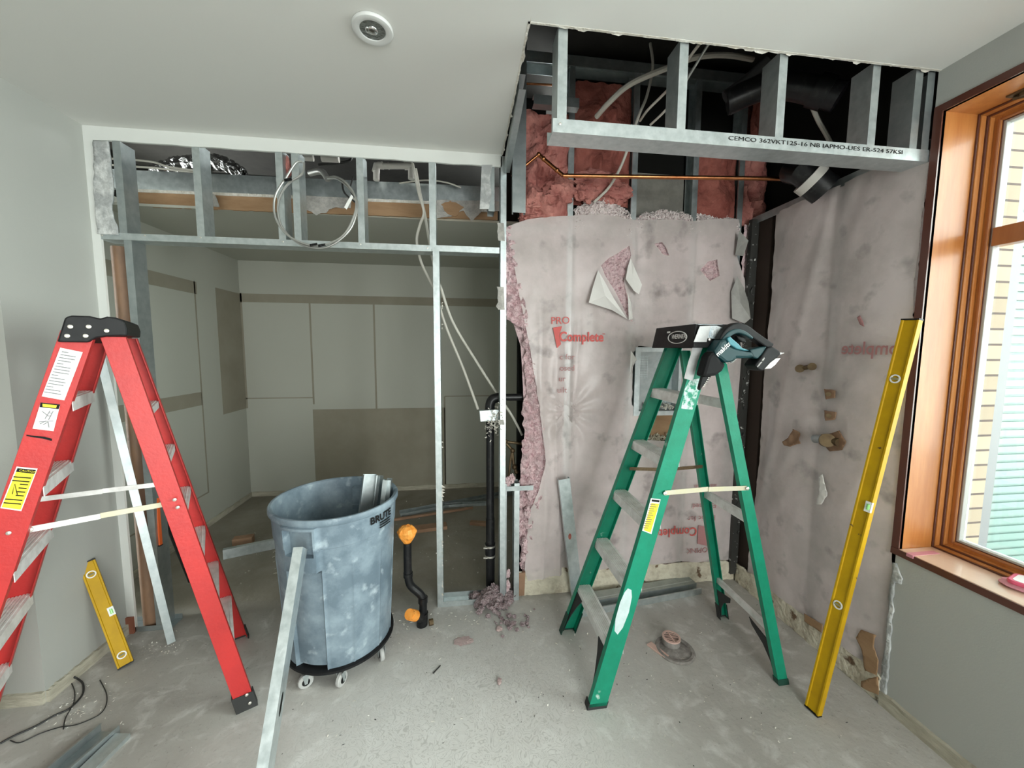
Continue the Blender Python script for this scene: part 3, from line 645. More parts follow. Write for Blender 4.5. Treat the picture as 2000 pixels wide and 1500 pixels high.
def fuzz(lab, xs, zt, y, m_, seed, z0=2.30, n=700):
    """loose pile following a top profile"""
    b = B(); x0, x1 = xs; k = 40
    def top(u):
        i = u * (len(zt) - 1); a = int(min(i, len(zt) - 2)); return zt[a] + (zt[a + 1] - zt[a]) * (i - a)
    nx, nz_ = 50, 24; vs_ = []
    for j in range(nz_ + 1):
        for i in range(nx + 1):
            u = i / nx; w_ = j / nz_; z = z0 + (top(u) - z0) * w_ + .012 * noise.noise(V((u * 30, seed, w_ * 3))); x = x0 + (x1 - x0) * u
            vs_.append((x, y - .045 * math.sqrt(max(0, 1 - w_ ** 3)) - .03 * noise.fractal(V((x * 30, z * 30, seed)), .8, 2, 4), z))
    W_ = nx + 1; b.add(vs_, [(j * W_ + i, j * W_ + i + 1, (j + 1) * W_ + i + 1, (j + 1) * W_ + i) for j in range(nz_) for i in range(nx)])
    def pt():
        u = random.random(); w_ = random.random() ** .6; z = z0 + (top(u) - z0) * w_; return (x0 + (x1 - x0) * u, y - .05 * math.sqrt(1 - w_ ** 3) - .012, z + .004)
    chips(b, n, pt, .003, .008)
    return tag(b.build('loose_wool', m_, smooth=False), lab, 'insulation', kind='stuff')
fuzz('pale loose wool heaped in the second bay above the poly sheet', (.69, 1.05), [2.46, 2.50, 2.58, 2.65, 2.58, 2.49, 2.45], 2.385, WOOLW, 1)
fuzz('pale loose wool along the sheet top below the grey board', (1.085, 1.455), [2.42, 2.46, 2.47, 2.49, 2.48, 2.48, 2.46], 2.385, WOOLW, 2, 2.33)
fuzz('pale loose wool at the sheet top in the third bay', (1.49, 1.78), [2.47, 2.47, 2.45, 2.46, 2.45], 2.385, WOOLW, 3, 2.35, 400)
fuzz('pale loose wool at the sheet top in the leftmost bay', (.29, .65), [2.34, 2.36, 2.38, 2.41, 2.43], 2.395, WOOLW, 4, 2.30, 300)
# pale wool behind the sheet (whole wall) and bulging out at its left edge
def wooly(a, c, am=.03, f=26, seed=0): return am * noise.fractal(V((a * f, c * f, seed)), .85, 2, 4)
t = thing('wall_insulation', (1.0, 2.36, .1), 'pale pink wool filling the back wall behind the plastic sheet', 'insulation')
for i, (x0, x1) in enumerate(((.30, .655), (.70, 1.06), (1.105, 1.465), (1.51, 1.785), (1.83, 1.99))):
    hol = [] if i != 1 and i != 2 else [[(1.10, 1.17), (1.10, 1.62), (1.42, 1.62), (1.42, 1.17)]] if i == 2 else []
    if i == 2: pl = [(x0, 1.65), (x1, 1.65), (x1, 2.44), (x0, 2.44)]
    elif i == 0: pl = [(.30, 1.80), (.36, 1.62), (.38, 1.3), (.40, .75), (.38, .12), (x1, .12), (x1, 2.36), (.30, 2.30)]
    else: pl = [(x0, .1), (x1, .1), (x1, 2.42), (x0, 2.42)]
    skin('wool_bay', pl, 1, 2.372, .022, lambda a, c: .02 + .5 * wooly(a, c), WOOL, px=False, parent=t)
skin('wool_bay', [(1.105, .1), (1.465, .1), (1.465, .80), (1.105, .80)], 1, 2.372, .022, lambda a, c: .02 + .5 * wooly(a, c), WOOL, px=False, parent=t)
def band(nm, pl, y, m_, lab, n, seed, am=.05):
    o = skin(nm, pl, 1, y, .009, lambda a, c: .01 + wooly(a, c, am, 22, seed), m_, rag=.022, seed=seed)
    tag(o, lab, 'insulation'); return o
band('exposed_wool', [(986, 450), (1000, 445), (1012, 520), (1022, 580), (1032, 650), (1018, 645), (1005, 630), (988, 625), (986, 540)], 2.33, WOOL, 'pink wool wedge exposed between the post and the sheet, upper part', 0, 3)
band('exposed_wool', [(1018, 640), (1034, 640), (1050, 760), (1064, 900), (1062, 960), (1040, 1010), (1035, 1070), (1018, 1110), (1012, 1040), (1014, 960), (1016, 900), (1022, 860), (1018, 800), (1028, 770), (1022, 700)], 2.335, WOOL, 'pink wool exposed along the lower left edge of the plastic sheet', 0, 7)
b = B()
for (px, py, r) in ((990, 945, .03), (1000, 935, .025), (985, 965, .02), (992, 1120, .022), (990, 1145, .03), (1030, 1000, .03), (1025, 1060, .025), (1022, 1090, .02), (1035, 960, .03)):
    blob(b, P(px, py, 1, 2.30), (r * .7, r * .6, r * 1.2), px, 12, .6, 3)
tag(b.build('wool_tufts', WOOL, smooth=True), 'small pink wool tufts stuck in the low steel frame', 'insulation', kind='stuff')

# ================================================================== PLASTIC SHEETS
SX = (.254, .66, 1.066, 1.472, 1.79)
def foldd(a, c):
    d = .005 * noise.fractal(V((a * 3, c * 2, 1)), .9, 2, 3)
    for i in range(4):
        if SX[i] <= a <= SX[i + 1]: d += .018 * math.sin(math.pi * (a - SX[i]) / (SX[i + 1] - SX[i]))
    for k, fx in enumerate((.50, .60, .70)):       # long vertical folds down the loose left part
        g = max(0, min(1, (1.9 - c) / .8)); d += g * .016 * math.exp(-((a - fx - .02 * math.sin(c * 3 + k)) / .018) ** 2)
    r = math.hypot(a - .66, c - 1.21)               # puckers radiating from a staple
    if r < .35: d += .010 * math.sin(math.atan2(c - 1.21, a - .66) * 11) * (1 - r / .35) * min(1, r / .03)
    return d + .0 + .0025 * math.sin(a * 60 + 4 * noise.noise(V((a * 4, c * 3, 2)))) * noise.noise(V((a * 6, c * 2, 8)))
t = thing('plastic_sheet', (1.0, 2.33, .1), 'pinkish plastic vapour barrier with red print stapled over the back wall', 'plastic sheet')
HOLE1 = [(1172, 520), (1188, 505), (1205, 495), (1228, 480), (1232, 500), (1222, 525), (1218, 550), (1224, 575), (1232, 620), (1227, 622), (1200, 570), (1180, 540)]
HOLE2 = [(1276, 478), (1290, 474), (1300, 488), (1304, 501), (1292, 498)]
HOLE3 = [(1366, 528), (1380, 512), (1398, 508), (1402, 540), (1384, 550)]
HOLE4 = [(1236, 690), (1246, 676), (1330, 682), (1326, 800), (1322, 846), (1296, 860), (1255, 858), (1246, 812), (1234, 790)]
PO = [(988, 443), (1030, 430), (1110, 421), (1170, 420), (1240, 430), (1340, 432), (1442, 428), (1446, 470), (1440, 500), (1455, 545), (1458, 580), (1440, 640), (1452, 680), (1456, 760), (1440, 840), (1446, 900), (1444, 1000), (1440, 1092), (1330, 1096), (1210, 1104), (1100, 1120), (1030, 1132), (1024, 1110), (1032, 1000), (1050, 960), (1064, 900), (1052, 790), (1034, 680), (1018, 600), (1002, 510)]
skin('sheet', PO, 1, 2.326, .016, foldd, POLY, holes=[HOLE1, HOLE2, HOLE3, HOLE4], parent=t, rag=.004)
y0 = 2.326
def flap(nm, pts, m_, par, thick=.0015):
    b = B(); b.add([P(x, y, 1, yv) for x, y, yv in pts], [tuple(range(len(pts)))]); return b.build(nm, m_, par, solid=thick)
def fan(nm, pts, m_, par):
    c = sum((P(x, y, 1, yv) for x, y, yv in pts), V((0, 0, 0))) / len(pts); vs_ = [P(x, y, 1, yv) for x, y, yv in pts]
    b = B(); n = len(vs_); b.add(vs_ + [c + Y * .006], [(i, (i + 1) % n, n) for i in range(n)]); return b.build(nm, m_, par, False, solid=.0012)
fan('torn_flap', [(1168, 528, 2.29), (1180, 548, 2.285), (1200, 585, 2.28), (1226, 624, 2.29), (1196, 606, 2.27), (1150, 591, 2.26), (1158, 560, 2.27)], FILM, t)
fan('torn_flap', [(1232, 505, 2.29), (1238, 520, 2.28), (1254, 556, 2.27), (1248, 575, 2.275), (1238, 568, 2.28), (1222, 545, 2.285), (1226, 522, 2.29)], FILM, t)
fan('torn_flap', [(1226, 570, 2.295), (1232, 590, 2.29), (1236, 622, 2.295), (1228, 625, 2.295)], FILM, t)
fan('torn_flap', [(1440, 540, 2.28), (1452, 560, 2.26), (1462, 590, 2.24), (1466, 622, 2.25), (1454, 632, 2.26), (1430, 622, 2.29), (1428, 570, 2.30)], FILMEDGE, t)
fan('torn_flap', [(1232, 684, 2.30), (1244, 702, 2.28), (1236, 716, 2.285), (1230, 740, 2.30)], FILM, t)
fan('torn_flap', [(1444, 450, 2.28), (1462, 470, 2.25), (1452, 500, 2.26), (1436, 498, 2.30)], FILMEDGE, t)
# pink wool showing in the small holes
for nm, pl in (('wool_in_hole', HOLE1), ('wool_in_hole', HOLE2), ('wool_in_hole', HOLE3)):
    cx = sum(p[0] for p in pl) / len(pl); cy = sum(p[1] for p in pl) / len(pl); big = [(cx + (x - cx) * 1.25, cy + (y - cy) * 1.15) for x, y in pl]
    o = skin('exposed_wool', big, 1, 2.338, .008, lambda a, c: .008 + wooly(a, c, .02, 34, 5), WOOL, rag=.006)
    tag(o, {520: 'pink wool showing through the big tear in the sheet', 478: 'small pink wool patch showing near the top of the sheet', 528: 'pink wool tuft poking out of the hole near the corner'}[pl[0][1]], 'insulation')
# red print on the sheet
def wt(s, px, py, size, m_=REDINK, par=None, ang=0, ax=1, val=None, sx=1, sz=1, bold=0, yo=.024):
    if ax == 1:
        o = P(px, py, 1, (val or 2.326) - yo); Xv = V((math.cos(ang) * sx, 0, math.sin(ang))); Mx = frameM(o, X, Z) @ Matrix.Rotation(ang, 4, 'Z') @ Matrix.Diagonal((sx, sz, 1, 1))
    else:
        o = P(px, py, 0, val - yo); Mx = frameM(o, -Y, Z) @ Matrix.Rotation(ang, 4, 'Z') @ Matrix.Diagonal((sx, sz, 1, 1))
    return text('red_print', s, size, Mx, m_, par, bold)
wt('PRO', 1076, 633, .062, par=t, ang=.04)
wt('Complete', 1092, 666, .082, par=t, bold=.0022, sx=.86)
wt('TM', 1176, 654, .014, par=t)
b = B(); b.prism([P(1080, 640, 1, 2.298), P(1098, 637, 1, 2.298), P(1092, 656, 1, 2.298), P(1096, 672, 1, 2.298), P(1088, 680, 1, 2.298)], (0, .001, 0)); b.build('red_print', REDINK, t)
for s, px, py in (('c for', 1093, 702), ('osed', 1093, 724), ('ur', 1091, 745), ('uilt', 1088, 767)): wt(s, px, py, .05, REDFAINT, t, yo=.03)
wt('Complete', 1362, 1030, .085, REDINK, t, math.pi, bold=.001, sx=.9)
wt('Exposed', 1400, 982, .052, REDFAINT, t, math.pi)
wt('Fabric for', 1398, 1006, .052, REDFAINT, t, math.pi)
wt('Insulation', 1400, 945, .042, REDFAINT, t, math.pi)
wt('PROPINK', 1398, 1068, .052, REDFAINT, t, math.pi)
b = B().prism([P(1364, 1026, 1, 2.30), P(1384, 1030, 1, 2.30), P(1388, 1068, 1, 2.30), P(1362, 1062, 1, 2.30)], (0, .001, 0)); b.build('red_print', REDFAINT, t)
# right wall sheet
def foldr(a, c):
    d = .004 * noise.fractal(V((a * 3, c * 2, 5)), .9, 2, 3)
    for y1_, y2_ in ((1.40, 1.765), (1.765, 2.12)):
        if y1_ <= a <= y2_: d += .013 * math.sin(math.pi * (a - y1_) / (y2_ - y1_))
    d += .006 * math.exp(-((a - 1.95 + (c - 1.6) * .2) / .03) ** 2) + .005 * math.sin((a * 2 + c) * 22) * max(0, noise.noise(V((a * 5, c * 3, 3))))
    return d
t2 = thing('plastic_sheet', (WX, 1.8, .12), 'grey-pink plastic vapour barrier covering the right wall beside the window', 'plastic sheet')
skin('sheet', [(2.155, 2.43), (2.15, 1.9), (2.17, 1.4), (2.16, .9), (2.18, .5), (2.20, .13), (1.372, .13), (1.372, .6), (1.386, .75), (1.385, 1.6), (1.40, 1.9), (1.388, 2.36), (1.40, 2.43)], 0, WX - .001, .018, foldr, POLY, parent=t2, rag=.006, px=False)
skin('wool_bay', [(1.40, .12), (1.74, .12), (1.74, 2.42), (1.40, 2.42)], 0, WX + .03, .03, lambda a, c: .01 + .4 * wooly(a, c), WOOLW, px=False, parent=t2)
skin('wool_bay', [(1.80, .12), (2.10, .12), (2.10, 2.42), (1.80, 2.42)], 0, WX + .03, .03, lambda a, c: .01 + .4 * wooly(a, c), WOOLW, px=False, parent=t2)
wt('Complete', 1785, 693, .085, REDFAINT, t2, 0, 0, WX, sx=-.9, bold=.001, yo=.02)
skin('wool_spot', [(1674, 620), (1680, 616), (1686, 628), (1688, 638), (1680, 634)], 0, WX - .016, .01, lambda a, c: .001, REDFAINT, parent=t2, solid=.001)
skin('torn_film', [(1598, 930), (1606, 926), (1612, 950), (1616, 968), (1604, 985), (1594, 985), (1600, 960)], 0, WX - .018, .012, lambda a, c: .006 * noise.noise(V((a * 40, c * 40, 0))), FILM, parent=t2, solid=.001, rag=.004)
# dark gap in the corner
tag(B().bb(1.90, 1.96, 2.20, 2.36, .05, 2.44).build('corner_post', mat('dark_brown_post', (.035, .02, .014), .8)), 'dark brown upright in the gap between the two plastic sheets', 'post')
b = B().ext(cprof(.05, .03), (1.862, 2.30, .05), (1.872, 2.30, 2.44), X, Y)
for i in range(26):
    z = random.uniform(.3, 2.3); blob(b, (1.865 + random.uniform(-.012, .012), 2.292, z), (.007, .004, random.uniform(.01, .02)), i, 6, .5, 3)
tag(b.build('corner_channel', mat('dark_steel_channel', (.045, .044, .04), .5, .3, col2=(.5, .5, .48), ns=30, lo=.62, hi=.66)), 'thin dark steel channel flecked with white in the corner gap', 'channel')
# ================================================================== PIPES AND CABLES
def A1(px, py, y): return P(px, py, 1, y)
t = thing('copper_pipe', A1(1300, 345, 2.22), 'shiny copper pipe running across the ceiling hole with a bend at its left end', 'pipe')
pp = [A1(1000, 345, 2.26), A1(1052, 302, 2.24), A1(1100, 343, 2.20)]
b = B().tube([pp[0], pp[1]], .008, 12).tube([pp[1], pp[2]], .011, 12).tube([pp[2], A1(1572, 350, 1.98)], .011, 14)
b.build('pipe_run', COPPER, t, True)
b = B()
for q, w_ in ((pp[1], .014), (pp[1].lerp(pp[2], .2), .014), (pp[1].lerp(pp[2], .75), .014), (pp[2] + V((.02, 0, 0)), .014)): blob(b, q, (w_, w_, w_), 1, 8, 0)
b.build('elbow', COPPER, t, True)
# black ABS with clamp top right
t = thing('drain_stack', A1(1570, 330, 2.0), 'fat black drain pipe with pale metal clamp near the top right corner', 'pipe')
q0, q1 = A1(1540, 320, 1.86), A1(1612, 372, 1.80)
B().tube([A1(1545, 335, 1.93), q0.lerp(q1, .35), q0.lerp(q1, .65)], .058, 20).tube([q0.lerp(q1, .62), q0.lerp(q1, 1.0)], .074, 20).build('pipe_run', ABS, t, True)
B().tube([q0.lerp(q1, .52), q0.lerp(q1, .70)], .078, 24).build('band_clamp', PVC, t, True)
t = thing('drain_branch', A1(1580, 180, 1.9), 'large black horizontal drain pipe high behind the soffit studs', 'pipe')
B().tube(cr([A1(1420, 200, 2.0), A1(1500, 168, 1.9), A1(1560, 170, 1.8), A1(1640, 190, 1.7)]), .062, 18).build('pipe_run', ABS, t, True)
B().tube([A1(1590, 175, 1.76), A1(1618, 183, 1.73)], .073, 20).build('coupling', ABS, t, True)
for k, (a, c, lab, r) in enumerate((((1415, 190), (1500, 120), 'dark insulated line slanting up behind the second soffit bay', .03), ((1425, 215), (1530, 150), 'second dark insulated line slanting up, lower of the two', .026))):
    o = B().tube(cr([A1(*a, 2.0), A1((a[0] + c[0]) / 2, (a[1] + c[1]) / 2 + 4, 1.95), A1(*c, 1.9)]), r, 12).build('insulated_line', mat('dark_foam_sleeve', (.05, .05, .052), .5) if k == 0 else bpy.data.materials['dark_foam_sleeve'], None, True); tag(o, lab, 'pipe')
t = thing('junction_cluster', A1(1580, 250, 2.15), 'dark valve cluster behind the lettered part of the soffit track', 'valve')
b = B().box(A1(1578, 252, 2.2), (.05, .05, .05)).tube([A1(1560, 262, 2.2), A1(1610, 255, 2.2)], .012, 8); b.build('valve_body', ABS, t); B().tube([A1(1575, 252, 2.17), A1(1584, 250, 2.17)], .014, 10).build('valve_cap', PVC, t)
wire('sleeved_cable', [A1(1585, 205, 1.9), A1(1598, 235, 1.92), A1(1615, 265, 1.95), A1(1632, 300, 1.98), A1(1645, 340, 2.0)], .011, CABLE, 'pale cable hanging down between the right soffit studs')
# drain pipe beside the post
t = thing('drain_pipe', (.173, 2.40, 0), 'tall black drain pipe rising from the floor with banded coupling and elbow on top', 'pipe')
px1, zb_ = .173, P(958, 790, 1, 2.40).z
xt = P(1040, 780, 1, 2.40).x
B().tube([(px1, 2.40, 0), (px1, 2.40, .50)], .029, 18).tube([(px1, 2.40, .5), (px1, 2.40, zb_)], .026, 18).build('riser', ABS, t, True)
B().tube(cr([(px1, 2.40, zb_ - .06), (px1, 2.40, zb_), (px1 + .02, 2.40, zb_ + .035), (px1 + .07, 2.40, zb_ + .045)]), .031, 16).tube([(px1 + .05, 2.40, zb_ + .045), (xt, 2.40, zb_ + .045)], .023, 16).build('elbow', ABS, t, True)
zc = P(958, 1075, 1, 2.40).z
B().tube([(px1, 2.40, zc - .05), (px1, 2.40, zc + .05)], .034, 18).build('rubber_coupling', ABS, t, True)
for dz in (-.032, .035): B().tube([(px1, 2.40, zc + dz - .006), (px1, 2.40, zc + dz + .006)], .0355, 18).tube([(px1 - .045, 2.37, zc + dz), (px1 - .02, 2.365, zc + dz)], .006, 8).build('band_clamp', RIVET, t, True)
t = thing('mounting_bracket', A1(955, 812, 2.33), 'crumpled white-dusted metal bracket at the top of the drain pipe', 'bracket')
B().prism([A1(936, 802, 2.34), A1(976, 800, 2.34), A1(974, 822, 2.34), A1(938, 824, 2.34)], (0, .04, 0)).build('bracket_plate', GALV, t, bevel=.003)
b = B(); chips(b, 90, lambda: A1(random.gauss(966, 8), random.gauss(822, 14), 2.32 + random.uniform(-.01, .01)), .003, .008); chips(b, 22, lambda: A1(random.gauss(955, 4), random.gauss(838, 8), 2.365), .003, .006); chips(b, 30, lambda: A1(random.gauss(975, 4), random.uniform(780, 840), 2.262), .003, .007)
b.build('gypsum_flecks', GYP, t)['kind'] = 'stuff'
# brass valve stub right of post
t = thing('brass_valve', A1(998, 880, 2.45), 'tarnished brass valve and stub pipes seen between post and pink wool', 'valve')
B().tube([A1(985, 862, 2.44), A1(1000, 878, 2.44), A1(1003, 905, 2.44), A1(1008, 922, 2.43)], .010, 10).tube([A1(985, 862, 2.44), A1(1028, 868, 2.44)], .009, 10).tube([A1(1000, 878, 2.44), A1(992, 940, 2.44)], .008, 10).build('tubing', BRASS, t, True)
b = B(); [blob(b, A1(x, y, 2.43), (r, r, r), x, 8, .15) for x, y, r in ((986, 862, .018), (1001, 880, .016), (1005, 912, .018), (1024, 866, .018), (1008, 922, .014))]; b.build('fitting', BRASS, t, True)
# P-trap riser with orange tape
t = thing('taped_drain_stub', FLR(815, 1215), 'black drain stub with offset bend and orange taped openings behind the bin', 'pipe')
yb_ = 2.13; r = .0225
tp = cr([A1(796, 1060, yb_), A1(796, 1090, yb_), A1(797, 1122, yb_), A1(802, 1143, yb_), A1(820, 1160, yb_), A1(826, 1172, yb_), A1(826, 1200, yb_)], 6)
B().tube(tp, r, 18).build('riser', ABS, t, True)
B().tube([A1(797, 1118, yb_), A1(797, 1126, yb_)], r * 1.18, 18).build('hub', ABS, t, True)
B().tube([A1(826, 1166, yb_), A1(826, 1176, yb_)], r * 1.22, 18).build('hub', ABS, t, True)
B().tube([A1(826, 1196, yb_), A1(824, 1224, yb_)], .031, 18).tube([A1(826, 1206, yb_), A1(800, 1200, yb_ - .09)], .028, 18).build('tee_fitting', ABS, t, True)
bc = A1(795, 1042, yb_)
b = B(); ring_ = [(0, 1.3), (.55, 1.25), (1.0, .9), (1.15, .3), (1.05, -.4), (.75, -1.0), (.35, -1.7), (.12, -2.2)]
vs_ = []; n = 14
for i, (rr, zz) in enumerate(ring_):
    for j in range(n):
        a = 2 * math.pi * j / n; k = 1 + .18 * noise.noise(V((math.cos(a) * 2, math.sin(a) * 2, i * .8)))
        vs_.append(bc + V((math.cos(a) * rr * .045 * k, math.sin(a) * rr * .035 * k, zz * .036 + (.01 * noise.noise(V((j * .9, i, 0)))))))
b.add(vs_, [(i * n + j, i * n + (j + 1) % n, (i + 1) * n + (j + 1) % n, (i + 1) * n + j) for i in range(7) for j in range(n)]); b.build('orange_tape_wrap', ORANGE, t, label='orange tape bag over the top opening')
e0, e1 = A1(826, 1206, yb_), A1(800, 1200, yb_ - .09)
B().tube([e1.lerp(e0, -.04), e1.lerp(e0, .08)], .0285, 14).tube([e1.lerp(e0, .06), e1.lerp(e0, .42)], .0300, 14).build('orange_tape_wrap', ORANGE, t, label='orange tape across the lower opening')
B().tube([FLR(838, 1216, .02), FLR(846, 1214, .02)], .018, 10).build('stub_end', BRASS, t)
# cables
MCpts = [A1(590, 316, 2.24), A1(578, 318, 2.22), A1(560, 345, 2.21), A1(537, 385, 2.20), A1(540, 430, 2.20), A1(570, 465, 2.20), A1(620, 480, 2.20), A1(668, 462, 2.20), A1(692, 420, 2.20), A1(694, 385, 2.21), A1(675, 356, 2.24), A1(655, 345, 2.35), A1(640, 347, 2.45)]
t = thing('armoured_cable', A1(610, 400, 2.2), 'coiled armoured grey cable looped over the header studs', 'cable')
B().tube(cr(MCpts, 10), .0055, 8).build('cable_loop', ARMOR, t, True)
M2 = [A1(594, 318, 2.27), A1(590, 340, 2.23), A1(560, 362, 2.22), A1(543, 400, 2.21), A1(552, 445, 2.21), A1(590, 478, 2.21), A1(640, 482, 2.21), A1(684, 448, 2.21), A1(698, 400, 2.22), A1(685, 372, 2.25), A1(660, 350, 2.35), A1(640, 350, 2.45)]
B().tube(cr(M2, 10), .0055, 8).build('cable_loop', ARMOR, t, True)
B().tube(cr([A1(640, 350, 2.45), A1(628, 335, 2.5), A1(605, 338, 2.55)], 5), .018, 10).build('cable_connector', ARMOR, t, True)
b = B()
for (px, py) in ((556, 352), (622, 480), (606, 479)):
    for k in range(6): b.tube([A1(px + k * 2.4, py - .4 * k, 2.195), A1(px + k * 2.4 + 1.2, py - .4 * k, 2.195)], .0072, 10)
b.build('armour_ribs', LBLK, t)
B().prism([A1(672, 405, 2.2), A1(686, 380, 2.2), A1(690, 384, 2.2), A1(677, 409, 2.2)], (0, .003, 0)).build('cable_tag', WHITE, t)
wire('black_cable', [A1(668, 352, 2.33), A1(672, 375, 2.30), A1(690, 392, 2.28), A1(706, 402, 2.29)], .005, RODM, 'short black cable hooked behind the header stud right of the coil')
wire('black_cable', [A1(690, 345, 2.4), A1(684, 370, 2.38), A1(692, 385, 2.37)], .004, RODM, 'small black cable hook beside the header stud right of the coil')
wire('white_cable', [A1(806, 320, 2.45), A1(812, 350, 2.42), A1(820, 385, 2.36), A1(828, 415, 2.34), A1(820, 440, 2.38), A1(814, 470, 2.42), A1(822, 510, 2.46), A1(838, 545, 2.44), A1(850, 570, 2.42), A1(872, 640, 2.46), A1(905, 720, 2.47), A1(934, 800, 2.42)], .008, CABLE, 'pale cable dropping from the ceiling behind the slim middle stud to the drain elbow')
wire('white_cable', [A1(812, 330, 2.47), A1(822, 385, 2.43), A1(830, 420, 2.45), A1(838, 470, 2.45), A1(850, 530, 2.42), A1(862, 565, 2.40), A1(885, 630, 2.43), A1(930, 705, 2.45), A1(965, 760, 2.45), A1(1000, 812, 2.46), A1(1020, 850, 2.46)], .008, CABLE, 'longer pale cable slanting past the post towards the brass valve')
wire('white_cable', [A1(780, 358, 2.75), A1(830, 352, 2.72), A1(870, 356, 2.70), A1(900, 366, 2.68)], .005, CABLE, 'thin pale cable arching over the track behind the right header bay')
wire('white_cable', [A1(200, 309, 2.6), A1(290, 315, 2.62), A1(330, 326, 2.65), A1(380, 333, 2.66)], .006, CABLE, 'upper of two grey cables in the leftmost header bay')
wire('white_cable', [A1(200, 321, 2.6), A1(300, 328, 2.62), A1(345, 333, 2.64), A1(378, 336, 2.7), A1(410, 338, 2.82)], .006, CABLE, 'lower of two grey cables in the leftmost header bay')
wire('black_cable', [A1(622, 322, 2.9), A1(680, 315, 2.9), A1(686, 300, 2.9)], .008, RODM, 'dark cable behind the coil in the plenum')
# white plastic pipe fittings
t = thing('white_pipe_run', A1(760, 320, 2.7), 'white plastic pipe with elbow behind the right half of the header', 'pipe')
B().tube([A1(735, 352, 2.7), A1(735, 328, 2.7)], .02, 14).tube([A1(738, 324, 2.7), A1(803, 324, 2.7)], .02, 14).tube([A1(803, 326, 2.7), A1(803, 350, 2.7)], .02, 14).build('pipe_run', PVC, t, True)
B().tube([A1(734, 336, 2.7), A1(736, 324, 2.7), A1(748, 323, 2.7)], .025, 14).build('elbow', PVC, t, True)
B().tube([A1(790, 324, 2.7), A1(806, 324, 2.7)], .025, 14).build('elbow', PVC, t, True)
B().tube([A1(758, 324, 2.7), A1(760, 324, 2.7)], .0225, 14).build('coupling', PVC, t, True)
t = thing('white_pipe_run', A1(650, 310, 2.8), 'short white plastic pipe above the coiled cable', 'pipe')
B().tube([A1(628, 309, 2.8), A1(662, 311, 2.8)], .022, 14).tube([A1(595, 308, 2.8), A1(612, 309, 2.8)], .02, 14).build('pipe_run', PVC, t, True)
# foil duct
b = B(); path = cr([A1(300, 340, 3.3), A1(350, 322, 3.3), A1(430, 318, 3.3), A1(480, 345, 3.3)], 14); k = len(path); n = 28; vs_ = []
for i, p in enumerate(path):
    for j in range(n):
        a = 2 * math.pi * j / n; rr = .055 * (1 + .12 * math.sin(i * 1.9) + .25 * noise.noise(V((i * .5, math.cos(a) * 2, math.sin(a) * 2)))); vs_.append(p + V((0, math.cos(a) * rr, math.sin(a) * rr)))
b.add(vs_, [(i * n + j, i * n + (j + 1) % n, (i + 1) * n + (j + 1) % n, (i + 1) * n + j) for i in range(k - 1) for j in range(n)])
tag(b.build('flexible_duct', FOIL), 'crinkled foil flexible duct in the dark space above the back room', 'duct')
# pink scrap above header
b = B(); blob(b, A1(562, 325, 2.33), (.014, .02, .05), 3, 12, .4); tag(b.build('insulation_clump', PINK, smooth=True), 'small pink wool scrap between the two close header studs', 'insulation')
# cables in the ceiling hole
def hole_wire(pts, r, lab, m_=CABLE, n=8): return wire('ceiling_cable', [A1(*q) for q in pts], r, m_, lab, n=n)
hole_wire([(1165, 228, 2.2), (1190, 200, 2.1), (1230, 165, 2.05), (1295, 136, 2.0), (1360, 112, 2.0), (1420, 108, 2.05), (1470, 116, 2.1)], .014, 'thick cream cable arching from the batt to the third soffit stud')
hole_wire([(1268, 125, 2.3), (1270, 85, 2.3), (1275, 130, 2.25), (1264, 185, 2.2), (1250, 220, 2.15), (1235, 262, 2.15), (1215, 320, 2.2), (1190, 365, 2.26), (1160, 395, 2.3)][1:], .008, 'long cream cable hanging down in front of the second bay')
hole_wire([(1250, 236, 2.2), (1265, 215, 2.1), (1295, 185, 2.0), (1310, 168, 1.9), (1345, 115, 1.8), (1366, 86, 1.7)], .007, 'thin cream cable slanting up past the second soffit stud')
hole_wire([(1270, 244, 2.1), (1300, 215, 2.0), (1335, 170, 1.9)], .006, 'short cream cable end below the slanting one')
b = B(); p0, p1 = A1(1340, 158, 1.6), A1(1384, 86, 1.5); b.tube([p0, p1], .0045, 8)
for k in range(46): q = p0.lerp(p1, k / 46); b.tube([q, p0.lerp(p1, (k + .5) / 46)], .0058, 8)
tag(b.build('armoured_cable', ARMOR, smooth=True), 'ribbed armoured cable slanting up beside the second soffit stud', 'cable')
hole_wire([(1010, 163, 2.35), (1040, 164, 2.35), (1080, 166, 2.35)], .006, 'thin red pipe above the left batt', COPPER)
# recessed metal box and niche in the back wall
t = thing('recessed_metal_box', A1(1285, 740, 2.34), 'galvanised recessed box with perforated back set in the back wall behind the green ladder', 'metal box')
fx0, fx1, fz0, fz1 = 1.098, 1.42, 1.175, 1.62
b = B().bb(fx0, fx0 + .035, 2.318, 2.322, fz0, fz1).bb(fx1 - .02, fx1, 2.318, 2.322, fz0, fz1).bb(fx0 + .035, fx1 - .02, 2.318, 2.322, fz1 - .03, fz1).bb(fx0 + .035, fx1 - .02, 2.318, 2.322, fz0, fz0 + .03); b.build('front_flange', GALV, t)
B().bb(fx0 + .031, fx0 + .034, 2.323, 2.398, fz0 + .03, fz1 - .03).bb(fx1 - .019, fx1 - .016, 2.323, 2.398, fz0 + .03, fz1 - .03).bb(fx0 + .03, fx1 - .02, 2.323, 2.398, fz1 - .029, fz1 - .027).bb(fx0 + .03, fx1 - .02, 2.323, 2.398, fz0 + .027, fz0 + .029).bb(fx0 + .02, fx1 - .01, 2.398, 2.402, fz0 + .01, fz1 - .01).build('box_body', GALVD, t)
b = B()
for i in range(9):
    for j in range(14): b.box((fx0 + .05 + i * .009, 2.396, fz1 - .06 - j * .011), (.005, .003, .007))
